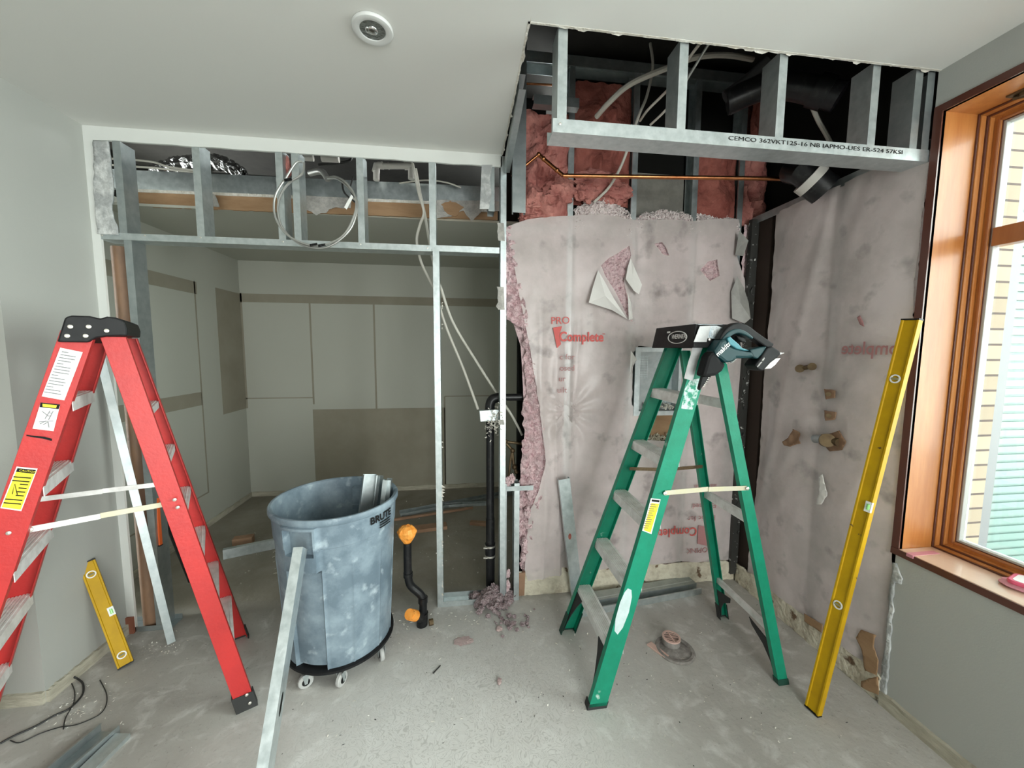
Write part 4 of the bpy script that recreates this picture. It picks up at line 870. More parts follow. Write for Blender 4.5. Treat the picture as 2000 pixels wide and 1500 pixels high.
for i in range(7):
    for j in range(9): b.box((fx0 + .14 + i * .02, 2.396, fz0 + .14 - j * .011), (.010, .003, .006))
b.build('perforations', GALV, t)
b = B(); chips(b, 90, lambda: (random.uniform(fx0 + .1, fx1 - .03), random.uniform(2.33, 2.39), fz0 + .04 + random.uniform(0, .03)), .005, .012); b.build('gypsum_rubble', GYP, t)
t = thing('wall_niche', A1(1290, 850, 2.4), 'brown paper backed opening with gypsum rubble below the recessed metal box', 'opening')
B().bb(1.11, 1.45, 2.395, 2.40, .80, 1.17).build('brown_paper', KRAFT, t); B().bb(1.11, 1.45, 2.32, 2.40, .985, .992).build('shelf_lip', GALV, t)
b = B(); chips(b, 120, lambda: (random.uniform(1.14, 1.40), random.uniform(2.33, 2.39), 1.0 + abs(random.gauss(0, .02))), .006, .014); chips(b, 120, lambda: (random.uniform(1.14, 1.40), random.uniform(2.33, 2.39), .83 + random.uniform(0, .12)), .006, .014); b.build('gypsum_rubble', GYPD, t)
# fittings on the right wall
def W_(px, py, d=.02): return P(px, py, 0, WX - d)
t = thing('shower_valve', W_(1575, 718), 'round dark metal fitting poking through the right wall sheet', 'fitting')
B().tube([W_(1562, 720, .0), W_(1562, 720, .05)], .022, 14).tube([W_(1586, 716, .0), W_(1586, 716, .045)], .02, 14).tube([W_(1562, 720, .03), W_(1586, 716, .03)], .012, 10).build('fitting_body', BRASS, t, True)
t = thing('shower_valve', W_(1630, 860), 'large grey and brass valve in a hole in the right wall sheet', 'fitting')
skin('torn_hole', [(1606, 850), (1640, 842), (1652, 862), (1645, 880), (1622, 882), (1608, 868)], 0, WX - .016, .012, lambda a, c: .001, BRPOST, rag=.008, parent=t, solid=.002)
B().tube([W_(1592, 857, .03), W_(1612, 858, .04)], .022, 14).build('valve_stem', GALVD, t, True); B().tube([W_(1612, 860, .0), W_(1616, 860, .05)], .034, 16).tube([W_(1620, 860, .02), W_(1638, 864, .02)], .02, 12).build('valve_body', BRASS, t, True)
t = thing('pipe_stub', W_(1548, 858), 'curled brown paper around a pipe stub low on the right wall sheet', 'fitting')
skin('torn_paper', [(1528, 862), (1540, 856), (1550, 838), (1562, 846), (1562, 866), (1545, 873), (1532, 870)], 0, WX - .03, .01, lambda a, c: .012 * noise.noise(V((a * 40, c * 40, 0))), LUMBER, rag=.008, parent=t, solid=.002)
for (px, py, lab) in ((1622, 770, 'small brown torn spot above the large valve'), (1622, 812, 'brown fitting between the torn spot and the large valve')):
    t = thing('pipe_stub', W_(px, py), lab, 'fitting'); B().tube([W_(px - 4, py, 0), W_(px - 4, py, .03)], .012, 10).build('stub', BRASS, t); skin('torn_paper', [(px - 12, py - 10), (px + 12, py - 8), (px + 8, py + 6), (px - 8, py + 10)], 0, WX - .017, .01, lambda a, c: .002, LUMBER, rag=.008, parent=t, solid=.002)
# ================================================================== DOWNLIGHT
t = thing('ceiling_downlight', (-.301, 1.475, CZ), 'round recessed downlight with white trim in the ceiling', 'ceiling light')
B().lathe([(.068, -.001), (.069, -.006), (.066, -.011), (.058, -.013), (.044, -.010), (.041, -.002)], (-.301, 1.475, CZ), 48, cap=False).build('trim_ring', LAMPW, t, True)
B().lathe([(.042, -.006), (.036, -.002), (.020, .0), (.0, -.001)], (-.301, 1.475, CZ - .002), 32).build('reflector', REFL, t, True)
b = B(); blob(b, (-.301, 1.475, CZ - .009), (.018, .018, .006), 2, 10, .05); blob(b, (-.318, 1.475, CZ - .009), (.008, .014, .004), 5, 8, .1); b.build('bulb', CHROME, t, True)
# ================================================================== LADDERS
def Ppl(px, py, o, n):
    c = ((px - 1000) / FPX, (py - 750) / FPX, 1.0); d = V([sum(M[r][k] * c[r] for r in range(3)) for k in range(3)]); C0 = V(CAM)
    return C0 + d * ((V(o) - C0).dot(n) / d.dot(n))
def at_z(p0, p1, z): return p0 + (p1 - p0) * ((z - p0.z) / (p1.z - p0.z))
def rail(nm, foot, top, out, side, w_, fd, m_, par, z1, t_=.004, z0=.012):
    b = B(); A = (top - foot); o = V(out)
    b.ext(cprof(w_, fd, t_), foot, top, side, -o, zc0=z0, zc1=z1); return b.build(nm, m_, par, bevel=.0012)
def tread(par, a, c, wd, z, h=.045, m_=ALU):
    d = (c - a); d.z = 0; d.normalize(); b = B(); hw = wd / 2
    pr_ = [(-hw, 0)]
    k = 7
    for i in range(k):
        x0 = -hw + .006 + (wd - .012) * i / k; x1 = x0 + (wd - .012) / k * .55
        pr_ += [(x0, 0), (x0, .003), (x1, .003), (x1, 0)]
    pr_ += [(hw, 0), (hw, -h), (hw - .002, -h), (hw - .002, -.003), (-hw + .002, -.003), (-hw + .002, -h), (-hw, -h)]
    side = V((d.y, -d.x, 0)); b.ext(pr_, V((a.x, a.y, z)), V((c.x, c.y, z)), side, Z); return b.build('tread', m_, par)
def rivets(par, pts, out, r=.006, m_=RIVET):
    q = V((0, 0, 1)).rotation_difference(V(out)).to_matrix()
    for p in pts: B().lathe([(r, 0), (r * .9, .0025), (r * .4, .004), (0, .0042)], p, 10, q).build('rivet', m_, par, True)
def quad_on(nm, pts, o, n, m_, par, off=.0015, th=.0006):
    nn = V(n); b = B(); b.prism([Ppl(x, y, o, nn) + nn * off for x, y in pts], nn * th); return b.build(nm, m_, par)
# ---- green ladder
g = thing('step_ladder', (1.04, 1.74, 0), 'green fibreglass step ladder with black top cap and silver tape, five treads', 'ladder')
nf, ff, nr, fr = FLR(1166, 1386), FLR(1106, 1230), FLR(1531, 1338), FLR(1409, 1204)
ZT = 1.63
nf1, nr1 = P(1374, 690, 1, 1.585), P(1406, 690, 1, 1.60); ff1, fr1 = P(1308, 690, 1, 1.875), P(1335, 690, 1, 1.865)
SF = V((1, 0, -.0)); cN = (nr - nf).normalized()
n1 = (nr - nf).cross(nf1 - nf).normalized();  n1 = n1 if n1.y < 0 else -n1
n2 = (fr - ff).cross(ff1 - ff).normalized();  n2 = n2 if n2.y > 0 else -n2
rail('front_rail', nf, nf1, n1, cN, .080, .028, GREENF, g, ZT); rail('front_rail', ff, ff1, n2, cN, .080, .028, GREENF, g, ZT)
rail('rear_rail', nr, nr1, n1, cN, .050, .026, GREENF, g, ZT - .03); rail('rear_rail', fr, fr1, n2, cN, .050, .026, GREENF, g, ZT - .03)
for z in (1.40, 1.12, .84, .56, .28):
    a, c = at_z(nf, nf1, z), at_z(ff, ff1, z); tread(g, a - n1 * .006, c - n2 * .006, .078, z)
for z in (1.35, .80, .25):
    a, c = at_z(nr, nr1, z) - n1 * .004, at_z(fr, fr1, z) - n2 * .004
    B().ext(cprof(.045 if z > .3 else .03, .018, .002), a, c, (0, 0, 1), (1, 0, 0)).build('rear_brace', ALU, g)
# broad diagonal board-like brace at the bottom of the rear rails
a, c = at_z(nr, nr1, .30), at_z(fr, fr1, .30)
# cap
capx0, capx1, cy0, cy1, cz0, cz1 = 1.012, 1.215, 1.565, 1.905, 1.612, 1.716
b = B(); R_ = []
b.prism([(capx0 - .012, cy0 - .012, cz0), (capx1 + .012, cy0 - .012, cz0), (capx1 + .012, cy1 + .01, cz0), (capx0 - .012, cy1 + .01, cz0)], (0, 0, .006))
b.add([(capx0 - .014, cy0 - .014, cz0), (capx1 + .014, cy0 - .014, cz0), (capx1 + .014, cy1 + .014, cz0), (capx0 - .014, cy1 + .014, cz0), (capx0, cy0, cz1), (capx1, cy0, cz1), (capx1, cy1, cz1), (capx0, cy1, cz1)],
      [(0, 1, 5, 4), (1, 2, 6, 5), (2, 3, 7, 6), (3, 0, 4, 7), (4, 5, 6, 7), (3, 2, 1, 0)])
b.build('top_cap', BLACKP, g, bevel=.006)
fM = frameM(P(1307, 658, 0, capx0 - .0105), -Y, (.13, 0, 1))
text('cap_logo', 'WERNER', .030, frameM(P(1311, 662, 0, capx0 - .0105), -Y, (.13, 0, 1)), ALU, g, .0003)
b = B(); c0 = P(1323, 659, 0, capx0 - .009)
b.tube([c0 + V((-.0015, -math.cos(a) * .078, math.sin(a) * .028)) for a in [2 * math.pi * i / 36 for i in range(37)]], .0022, 6); b.build('cap_logo', ALU, g, True)
b = B().box(P(1306, 649, 0, capx0 - .006), (.002, .026, .008)); b.build('cap_sticker', WHITE, g)
# tape
b = B().prism([P(x, y, 1, cy0 - .017) for x, y in ((1367, 637), (1389, 636), (1380, 668), (1355, 668))], (0, .0015, 0))
quad_tape = ((1378, 662), (1371, 680), (1362, 705), (1352, 744), (1335, 739), (1343, 708), (1349, 690), (1355, 662))
b.prism([Ppl(x, y, nf, n1) + n1 * .003 for x, y in quad_tape], n1 * .0012)
b.build('cloth_tape', TAPE, g); b = B()
b.prism([P(x, y, 1, cy0 - .0155) for x, y in [(1386, 636), (1400, 636), (1412, 640), (1418, 648), (1410, 660), (1396, 662), (1382, 660)]], (0, .002, 0)); b.prism([(1.015, cy0 - .016, cz1 - .004), (1.13, cy0 - .016, cz1 - .004), (1.13, cy0 + .05, cz1 + .003), (1.015, cy0 + .05, cz1 + .003)], (0, 0, .0015))
b.build('cloth_tape', mat('crumpled_bluish_tape', (.45, .55, .62), .3, .3, (.70, .74, .76), 30, bump=.8, bs=60), g)
rivets(g, [P(1386, 663, 1, cy0 - .016), P(1402, 663, 1, cy0 - .016)], (0, -1, 0), .007)
# spreaders
def bar(par, a, c, h, t_, m_, nm='spreader'):
    return B().ext([(-h / 2, 0), (h / 2, 0), (h / 2, t_), (-h / 2, t_)], a, c, (0, 0, 1), Y).build(nm, m_, par, bevel=.001)
sa, sb = at_z(nf, nf1, .965) + n1 * .006 + V((.012, 0, 0)), at_z(nr, nr1, .965) + n1 * .006
mid = sa.lerp(sb, .52) + Z * .006
bar(g, sa, mid, .022, .004, ALUY); bar(g, mid - Y * .003, sb, .022, .004, ALUY)
sa, sb = at_z(ff, ff1, .97) - n2 * .03, at_z(fr, fr1, .97) - n2 * .03; mid = sa.lerp(sb, .5) - Z * .012
bar(g, sa, mid, .018, .004, BRASS); bar(g, mid, sb, .018, .004, BRASS)
rivets(g, [at_z(nf, nf1, .965) + n1 * .010 + V((.01, 0, 0)), at_z(nr, nr1, .965) + n1 * .010], n1, .009)
# labels and wear
quad_on('warning_label', [(1271, 973), (1290, 975), (1272, 1043), (1254, 1036)], nf, n1, WHITE, g, .001)
quad_on('warning_label', [(1272, 982), (1287, 984), (1270, 1040), (1257, 1035)], nf, n1, YLAB, g, .0018)
quad_on('warning_label', [(1273, 975), (1288, 977), (1287, 981), (1272, 979)], nf, n1, LBLK, g, .0018)
quad_on('worn_patch', [(1226, 1149), (1233, 1152), (1234, 1166), (1228, 1196), (1216, 1226), (1206, 1239), (1200, 1232), (1202, 1208), (1211, 1176), (1220, 1156)], nf, n1, SCUFF, g, .0008)
quad_on('worn_patch', [(1348, 742), (1372, 738), (1362, 770), (1352, 800), (1330, 798), (1337, 760)], nf, n1, mat('rubbed_green_patch', (.0, .24, .14), .5, col2=(.55, .68, .66), ns=38, lo=.42, hi=.56), g, .0006)
b = B()
for i in range(12):
    k = i / 12; x_ = 1270.5 - k * 15; y_ = 984 + k * 50; ln = random.uniform(8, 13)
    b.prism([Ppl(x, y, nf + n1 * .0028, n1) for x, y in ((x_, y_), (x_ + ln, y_ + ln * .1), (x_ + ln - .5, y_ + ln * .1 + 1.6), (x_ - .5, y_ + 1.6))], n1 * .0003)
b.build('label_print', mat('label_brown_print', (.30, .24, .08), .6), g)
# shoes and braces
for f_, tp, nn in ((nf, nf1, n1), (ff, ff1, n2)):
    b = B(); b.ext(cprof(.088, .04, .006), f_, at_z(f_, tp, .03 if f_ is nf else .11), cN, -nn, zc0=0.0, zc1=.03 if f_ is nf else .11); b.build('shoe', DGREEN if f_ is ff else RUBBER, g, bevel=.002) if f_ is nf else B().ext(cprof(.084, .04, .005), f_ + nn * .003, at_z(f_, tp, .12) + nn * .003, cN, -nn, zc0=0.0, zc1=.12).build('shoe', DGREEN, g, bevel=.002)
    d_ = (ff - nf).normalized() * (1 if f_ is nf else -1)
    B().prism([at_z(f_, tp, z_) - cN * .034 + d_ * q_ for z_, q_ in ((.02, .012), (.252, .012), (.252, .105), (.20, .075), (.13, .048), (.07, .034), (.02, .03))], (.004, 0, 0)).build('foot_brace', RUBBER, g)
for f_, tp, nn in ((nr, nr1, n1), (fr, fr1, n2)):
    B().ext(cprof(.056, .034, .005), f_ + nn * .003, at_z(f_, tp, .08) + nn * .003, cN, -nn, zc0=0.0, zc1=.10 if f_ is fr else .03).build('shoe', DGREEN if f_ is nr else RUBBER, g, bevel=.002)
for a, c in ((at_z(nr, nr1, .26), at_z(fr, fr1, .05)), ):
    pass
d_ = (fr - nr).normalized()
for f_, tp, s_ in ((nr, nr1, 1), (fr, fr1, -1)):
    B().prism([at_z(f_, tp, z_) - cN * .02 + d_ * s_ * q_ for z_, q_ in ((.02, .010), (.20, .010), (.235, .15), (.20, .14), (.15, .075), (.09, .042), (.02, .03))], (.004, 0, 0)).build('foot_brace', RUBBER, g)
# ---- red ladder
N_, F2 = FLR(483, 1386), FLR(470, 1246); F1 = V((-1.749, 1.264, 0)); wv = (F2 - N_); F3 = F1 + wv; wn = wv.normalized()
T1, T2 = P(146, 672, 1, 1.535), P(224, 665, 1, 1.60)
T1.z = T2.z = 1.62; T3, T4 = T1 + wn * .30, T2 + wn * .30
r = thing('step_ladder', ((N_ + F3) / 2), 'red fibreglass step ladder with black riveted top cap at the left', 'ladder')
cR = (N_ - F1).normalized()
m1 = (N_ - F1).cross(T1 - F1).normalized(); m1 = m1 if m1.dot(wn) < 0 else -m1
m2 = (F2 - F3).cross(T3 - F3).normalized(); m2 = m2 if m2.dot(wn) > 0 else -m2
RZ = 1.66
rail('front_rail', F1, T1, m1, cR, .082, .030, REDF, r, RZ); rail('front_rail', F3, T3, m2, cR, .082, .030, REDF, r, RZ)
rail('rear_rail', N_, T2, m1, cR, .066, .028, REDF, r, RZ - .02); rail('rear_rail', F2, T4, m2, cR, .066, .028, REDF, r, RZ - .02)
for z in (1.42, 1.13, .85, .57, .28):
    tread(r, at_z(F1, T1, z) - m1 * .006, at_z(F3, T3, z) - m2 * .006, .08, z)
for z in (1.36, 1.15, .93, .71, .50, .28):
    tread(r, at_z(N_, T2, z) - m1 * .006, at_z(F2, T4, z) - m2 * .006, .055, z, .03)
capn = (T2 - T1).cross(Z).normalized(); capn = capn if capn.y < 0 else -capn
co = T1 + m1 * .008
capo = [(111, 668), (127, 621), (133, 618), (142, 616), (180, 617), (203, 622), (217, 618), (236, 620), (255, 627), (261, 642), (260, 656), (240, 656), (217, 657), (195, 660), (186, 664), (178, 669)]
B().prism([Ppl(111 + (x - 111) * .92, y, co + capn * .012, capn) for x, y in capo], wn * .33).build('top_cap', BLACKP, r, bevel=.005)
rivets(r, [Ppl(x, y, co + capn * .013, capn) for x, y in ((137, 638), (173, 638), (131, 656), (167, 656), (208, 646))], capn, .0075)
def q1_(nm, pts, m_, off=.0015, par=r): return quad_on(nm, pts, F1 + m1 * .001, m1, m_, par, off)
q1_('instruction_label', [(118, 679), (162, 688), (126, 782), (82, 774)], WHITE)
b = B()
for i in range(15):
    k = i / 15; y_ = 686 + k * 84; x_ = 122 - k * 37; ln = (12 if i % 4 == 0 else random.uniform(24, 34)); b.prism([Ppl(x, y, F1 + m1 * .0035, m1) for x, y in ((x_ - 1, y_), (x_ + ln, y_ + ln * .16), (x_ + ln - .7, y_ + ln * .16 + 1.8), (x_ - 1.7, y_ + 1.8))], m1 * .0004)
b.build('label_print', mat('label_grey_print', (.25, .25, .26), .6), r)
q1_('pictogram_label', [(80, 786), (118, 790), (105, 842), (64, 837)], WHITE)
q1_('pictogram_label', [(80, 786), (118, 790), (115, 799), (78, 795)], LBLK, .0024)
q1_('pictogram_label', [(84, 788.5), (112, 791.5), (110, 797), (84, 794)], YLAB, .003)
b = B()
for a, c in (((98, 802), (88, 818)), ((104, 803), (95, 820)), ((96, 806), (102, 807)), ((93, 812), (99, 813)), ((82, 803), (94, 812)), ((76, 824), (104, 822)), ((78, 828), (90, 822)), ((94, 824), (96, 835)), ((84, 830), (94, 824))):
    b.tube([Ppl(*a, F1 + m1 * .0035, m1), Ppl(*c, F1 + m1 * .0035, m1)], .0012, 5)
b.build('label_print', bpy.data.materials['label_grey_print'], r)
q1_('caution_label', [(33, 911), (74, 915), (42, 998), (1, 992)], WHITE)
q1_('caution_label', [(35, 914), (71, 917.5), (41, 995), (4, 990)], YLAB, .0022)
q1_('caution_label', [(35, 914), (71, 917.5), (68, 925), (32, 921)], LBLK, .0028)
b = B()
for i in range(8):
    k = i / 8; y_ = 930 + k * 58; x_ = 27 - k * 22 + (0 if i > 5 or i < 2 else 18); ln = 34 if i > 5 or i < 2 else 16
    b.prism([Ppl(x, y, F1 + m1 * .0035, m1) for x, y in ((x_, y_), (x_ + ln, y_ + ln * .08), (x_ + ln - 1, y_ + ln * .08 + 2.2), (x_ - 1, y_ + 2.2))], m1 * .0004)
b.tube([Ppl(24, 965, F1 + m1 * .0035, m1), Ppl(29, 945, F1 + m1 * .0035, m1), Ppl(34, 966, F1 + m1 * .0035, m1)], .0014, 5)
b.build('label_print', LBLK, r)
q1_('marker_line', [(52, 849), (66, 851), (88, 853), (102, 857), (101, 861), (86, 857), (66, 854), (52, 851.5)], LBLK, .001)
text('cap_letters', 'CAUTION', .0085, frameM(Ppl(37, 920, F1 + m1 * .0045, m1), Ppl(67, 923.5, F1, m1) - Ppl(37, 920, F1, m1), Ppl(38, 910, F1, m1) - Ppl(35, 920, F1, m1)), YLAB, r)
rivets(r, [Ppl(17, 1041, F1 + m1 * .002, m1), Ppl(341, 976, F1 + m1 * .002, m1), Ppl(347, 991, F1 + m1 * .002, m1)], m1, .007)
# spreaders of the red ladder: both just inside the rails
def sp(a, c, o, n, mm):
    p, q = Ppl(*a, o, n), Ppl(*c, o, n); md = p.lerp(q, .5); bar(r, p, md, .021, .004, mm[0]); bar(r, md + Z * .002, q, .021, .004, mm[1])
sp((50, 1036), (322, 985), F1 - m1 * .036, m1, (ALU, ALUY)); sp((72, 976), (312, 946), F3 - m2 * .036, m2, (ALU, ALU))
rivets(r, [Ppl(58, 1035, F1 - m1 * .030, m1)], m1, .009)
for f_, tp, nn in ((N_, T2, m1), (F2, T4, m2), (F1, T1, m1), (F3, T3, m2)):
    B().ext(cprof(.078, .036, .005), f_ + nn * .004, at_z(f_, tp, .08) + nn * .004, cR, -nn, zc0=0, zc1=.075).build('shoe', RUBBER, r, bevel=.002)
rivets(r, [Ppl(482, 1357, N_ + m1 * .0095, m1), Ppl(488, 1373, N_ + m1 * .0095, m1)], m1, .007)

# ================================================================== BIN
bx, by, br_ = -.652, 2.012, .3044; ZR = .842
bn = thing('waste_bin', (bx, by, 0), 'big dusty grey-blue plastic rubbish bin on casters with steel offcuts inside', 'bin')
thh = math.radians(-105)
hands = (thh, thh + math.pi)
def bin_r(th, z):
    k = (z - .095) / (.80 - .095); rr = .250 + (.288 - .250) * max(0, min(1, k))
    for h in hands:
        d = (th - h + math.pi) % (2 * math.pi) - math.pi; ad = abs(d)
        if ad < .21 and .675 < z < .797: rr -= .060
        elif ad < .30 and z >= .60: rr += .020 * min(1, (.30 - ad) / .04)
        elif ad < .30 and z < .60: rr -= .034 * min(1, (.60 - z) / .01) * min(1, (.30 - ad) / .03)
        elif .30 <= ad < .34 and z < .60: rr += .006
    for kk in range(12):
        d = (th - hands[0] - (kk + .5) * math.pi / 6 + math.pi) % (2 * math.pi) - math.pi
        if abs(d) < .014 and z < .62: rr += .004
    if z > .70: rr += .004
    return rr
nth = 216; zs_ = [.095, .098, .2, .3, .4, .5, .585, .600, .602, .64, .673, .677, .70, .703, .75, .794, .799, .81]
b = B(); vs_ = []
for z in zs_:
    for j in range(nth): th = 2 * math.pi * j / nth; q = bin_r(th, z); vs_.append((bx + q * math.cos(th), by + q * math.sin(th), z))
k0 = len(zs_)
for rr, z in ((.300, .812), (.3044, .820), (.3044, .838), (.300, .844), (.290, .844), (.283, .838), (.279, .80), (.262, .50), (.240, .11), (.0, .11)):
    for j in range(nth): th = 2 * math.pi * j / nth; vs_.append((bx + rr * math.cos(th), by + rr * math.sin(th), z))
kk = len(vs_) // nth
b.add(vs_, [(i * nth + j, i * nth + (j + 1) % nth, (i + 1) * nth + (j + 1) % nth, (i + 1) * nth + j) for i in range(kk - 1) for j in range(nth)] + [tuple(range(nth))[::-1]])
b.build('bin_body', BIN, bn, True)
th0 = math.atan2(P(741, 1000, 1, 1.83).y - by, P(741, 1000, 1, 1.83).x - bx)
def bendf(zc, rr, t0):
    def f(co):
        th = t0 + co.x / rr; return V((bx + (rr + .0015 + co.z) * math.cos(th), by + (rr + .0015 + co.z) * math.sin(th), zc + co.y))
    return f
tb = math.radians(-44)
text('bin_lettering', 'BRUTE', .048, None, LBLK, bn, .0012, bend=bendf(.768, .2965, tb))
b = B()
for dz, h in ((-.012, .005), (-.024, .005), (-.036, .005)):
    f_ = bendf(.766, .2955, tb); 
    for i in range(8): b.prism([f_(V((.055 + i * .01 + xo, dz + zo, 0))) for xo, zo in ((0, 0), (.01, 0), (.01, h), (0, h))], V((math.cos(tb + .3), math.sin(tb + .3), 0)) * .001)
b.build('bin_lettering', LBLK, bn)
B().lathe([(0, .074), (.256, .074), (.266, .079), (.266, .090), (.256, .0945), (.228, .0945), (.0, .0945)], (bx, by, 0), 64).build('dolly', BLACKP, bn, True)
for a in (-74, -26, -112, 30, 90, 150):
    a = math.radians(a); cx, cy = bx + .252 * math.cos(a), by + .252 * math.sin(a); ra = a + .9
    Rw = Matrix.Rotation(ra, 3, 'Z') @ Matrix.Rotation(HP, 3, 'Y')
    c_ = B().lathe([(.0, -.011), (.022, -.011), (.030, -.010), (.0335, -.006), (.0335, .006), (.030, .010), (.022, .011), (0, .011)], (cx, cy, .0335), 24, Rw).build('caster', WHEEL, bn, True)
    B().lathe([(0, -.0125), (.017, -.0125), (.018, -.009), (.018, .009), (.017, .0125), (0, .0125)], (cx, cy, .0335), 16, Rw).build('caster_hub', LBLK, c_, True)
    dv = Rw @ Z; b = B()
    for s in (-1, 1): b.prism([V((cx, cy, .0335)) + dv * s * .015 + Z * -.006 + V((-dv.y, dv.x, 0)) * -.006, V((cx, cy, .0335)) + dv * s * .015 + Z * -.006 + V((-dv.y, dv.x, 0)) * .006, V((cx, cy, .075)) + dv * s * .015 + V((-dv.y, dv.x, 0)) * .014, V((cx, cy, .075)) + dv * s * .015 + V((-dv.y, dv.x, 0)) * -.014], dv * s * .002)
    b.build('caster_fork', GALV, c_)
# steel offcuts standing in the bin
def offc(a, zt, c, W, Fd, lab, w_=.06, d=.032, m_=GALV):
    top = V(a); bot = V(c); b = B().ext(cprof(w_, d, .0016, .006), bot, top, W, Fd); tag(b.build('steel_offcut', m_), lab, 'offcut', 'steel offcuts standing in the bin')
offc(P(722, 926, 1, 2.12), 0, (-.60, 2.0, .125), (.9, .4, 0), (.5, -.8, 0), 'widest steel offcut in the bin, leftmost of its bundle', .07, .035, GALVD)
offc(P(746, 930, 1, 2.16), 0, (-.53, 2.02, .125), (.2, 1, 0), (-1, .2, 0), 'middle steel offcut in the bin with crumpled top', .05, .03)
offc(P(752, 938, 1, 2.05), 0, (-.50, 1.94, .125), (1, 0, 0), (0, 1, 0), 'slim bright steel offcut in front of the bundle in the bin', .024, .02)
offc(P(765, 936, 1, 2.10), 0, (-.45, 2.02, .125), (0, 1, 0), (-1, 0, 0), 'rightmost steel offcut in the bin, at the rim', .05, .028)
# stud leaning against the bin
tp_ = V((-.672, 1.655, .752)); ft = V((-.650, 1.15, .006))
A_ = (tp_ - ft).normalized()
b = B().ext(cprof(.085, .036, .0016, .008), ft, tp_, V((-.12, 1, 0)), V((-1, -.12, 0)))
o = b.build('leaning_stud', GALV); tag(o, 'galvanised stud leaning against the front of the bin', 'stud')
q = ft.lerp(tp_, .42); Wd = V((-.12, 1, 0)); Wd = (Wd - A_ * Wd.dot(A_)).normalized(); Fn = A_.cross(Wd); Fn = Fn if Fn.x > 0 else -Fn
b = B().prism([q + A_ * (.036 * math.cos(t_)) + Wd * (.011 * math.sin(t_)) + Fn * .0006 for t_ in [2 * math.pi * i / 16 for i in range(16)]], Fn * .0004)
b.build('knockout', DARK, o, label='dark oval knockout')

# ================================================================== RECIPROCATING SAW hanging at the green ladder cap
s_ = thing('reciprocating_saw', P(1430, 690, 1, 1.50), 'teal and black cordless reciprocating saw hanging nose down from the green ladder top', 'power tool')
YS = 1.49
def z5(l): return [(1220 + u * .17, 610 + v * .17) for u, v in l]
def sawp(nm, pts, y_, th, m_, bev=.008, hole=None):
    b = B(); b.prism([P(x, y, 1, y_) for x, y in z5(pts)], (0, th, 0)); return b.build(nm, m_, s_, bevel=bev)
# handle loop built as a thick bent bar with grips
def sweep(nm, pts, wid, y_, th, m_, bev=.008):
    c = [P(x, y, 1, y_) for x, y in z5(pts)]; c = cr(c, 5); L_, R2 = [], []
    for i, p in enumerate(c):
        t_ = (c[min(i + 1, len(c) - 1)] - c[max(i - 1, 0)]).normalized(); n_ = V((-t_.z, 0, t_.x)); k = i / (len(c) - 1) * (len(wid) - 1); a = int(min(k, len(wid) - 2)); w_ = wid[a] + (wid[a + 1] - wid[a]) * (k - a)
        L_.append(p + n_ * w_); R2.append(p - n_ * w_)
    return B().prism(L_ + R2[::-1], (0, th, 0)).build(nm, m_, s_, bevel=bev)
sweep('rear_handle', [(1130, 330), (1190, 230), (1290, 165), (1400, 190), (1500, 260), (1600, 330), (1700, 400)], [.017, .018, .017, .017, .016, .016, .016], YS + .012, .040, BLACKP, .010)
sweep('handle_shell', [(1140, 330), (1210, 250), (1300, 215), (1390, 240), (1480, 300)], [.012, .012, .010, .009, .005], YS + .008, .048, TEAL, .006)
sawp('motor_housing', [(1105, 320), (1180, 290), (1200, 380), (1290, 410), (1400, 445), (1480, 455), (1500, 520), (1400, 530), (1290, 530), (1250, 580), (1170, 590), (1110, 540), (1050, 500), (1030, 440), (1080, 370)], YS, .065, TEAL, .012)
sawp('trigger_guard', [(1180, 300), (1215, 275), (1250, 310), (1310, 360), (1350, 405), (1440, 440), (1380, 440), (1290, 420), (1210, 370)], YS - .004, .03, LTEAL, .004)
sawp('trigger', [(1290, 270), (1390, 290), (1400, 350), (1350, 340), (1310, 310)], YS + .02, .022, BLACKP, .004)
sawp('nose_boot', [(1040, 440), (1090, 510), (1120, 560), (1180, 590), (1130, 680), (1060, 730), (940, 745), (895, 740), (930, 620), (960, 510), (1000, 460)], YS + .004, .058, mat('black_rubber_boot', (.008, .008, .009), .7, spec=.2), .014)
sawp('blade_shoe', [(900, 735), (1000, 735), (960, 790), (900, 850), (870, 900), (860, 880), (880, 800)], YS + .02, .02, BLACKP, .003)
b = B()
for i in range(6):
    p = P(*z5([(900 + i * 12, 860 - i * 20)])[0], 1, YS + .018); b.prism([p, p + V((.010, 0, .003)), p + V((.001, 0, .005))], (0, .002, 0))
b.build('blade_teeth', RIVET, s_)
sawp('battery_base', [(1440, 430), (1560, 400), (1640, 390), (1600, 470), (1530, 540), (1480, 520)], YS + .002, .062, TEAL, .006)
sawp('battery', [(1500, 610), (1560, 530), (1640, 410), (1700, 390), (1780, 440), (1800, 480), (1720, 560), (1640, 640), (1590, 680), (1540, 660)], YS - .004, .072, BLACKP, .006)
sawp('battery_face', [(1610, 650), (1680, 575), (1740, 530), (1795, 525), (1730, 605), (1680, 645)], YS - .007, .004, WHITE, .001)
sawp('battery_catch', [(1740, 462), (1790, 458), (1845, 465), (1800, 490), (1745, 492)], YS + .0, .05, CHROME, .003)
sawp('metal_lever', [(1160, 575), (1240, 565), (1285, 530), (1270, 560), (1220, 588), (1170, 592)], YS - .004, .004, CHROME, .001)
o_ = P(*z5([(1072, 512)])[0], 1, YS - .0015)
text('saw_lettering', 'makita', .030, frameM(o_, P(*z5([(1190, 400)])[0], 1, YS) - P(*z5([(1072, 512)])[0], 1, YS), (-1, 0, .9)), ALU, s_, .0004)
text('battery_lettering', 'makita 18V', .011, frameM(P(*z5([(1530, 632)])[0], 1, YS - .0055), P(*z5([(1640, 500)])[0], 1, YS) - P(*z5([(1530, 632)])[0], 1, YS), (-1, 0, .9)), ALU, s_)

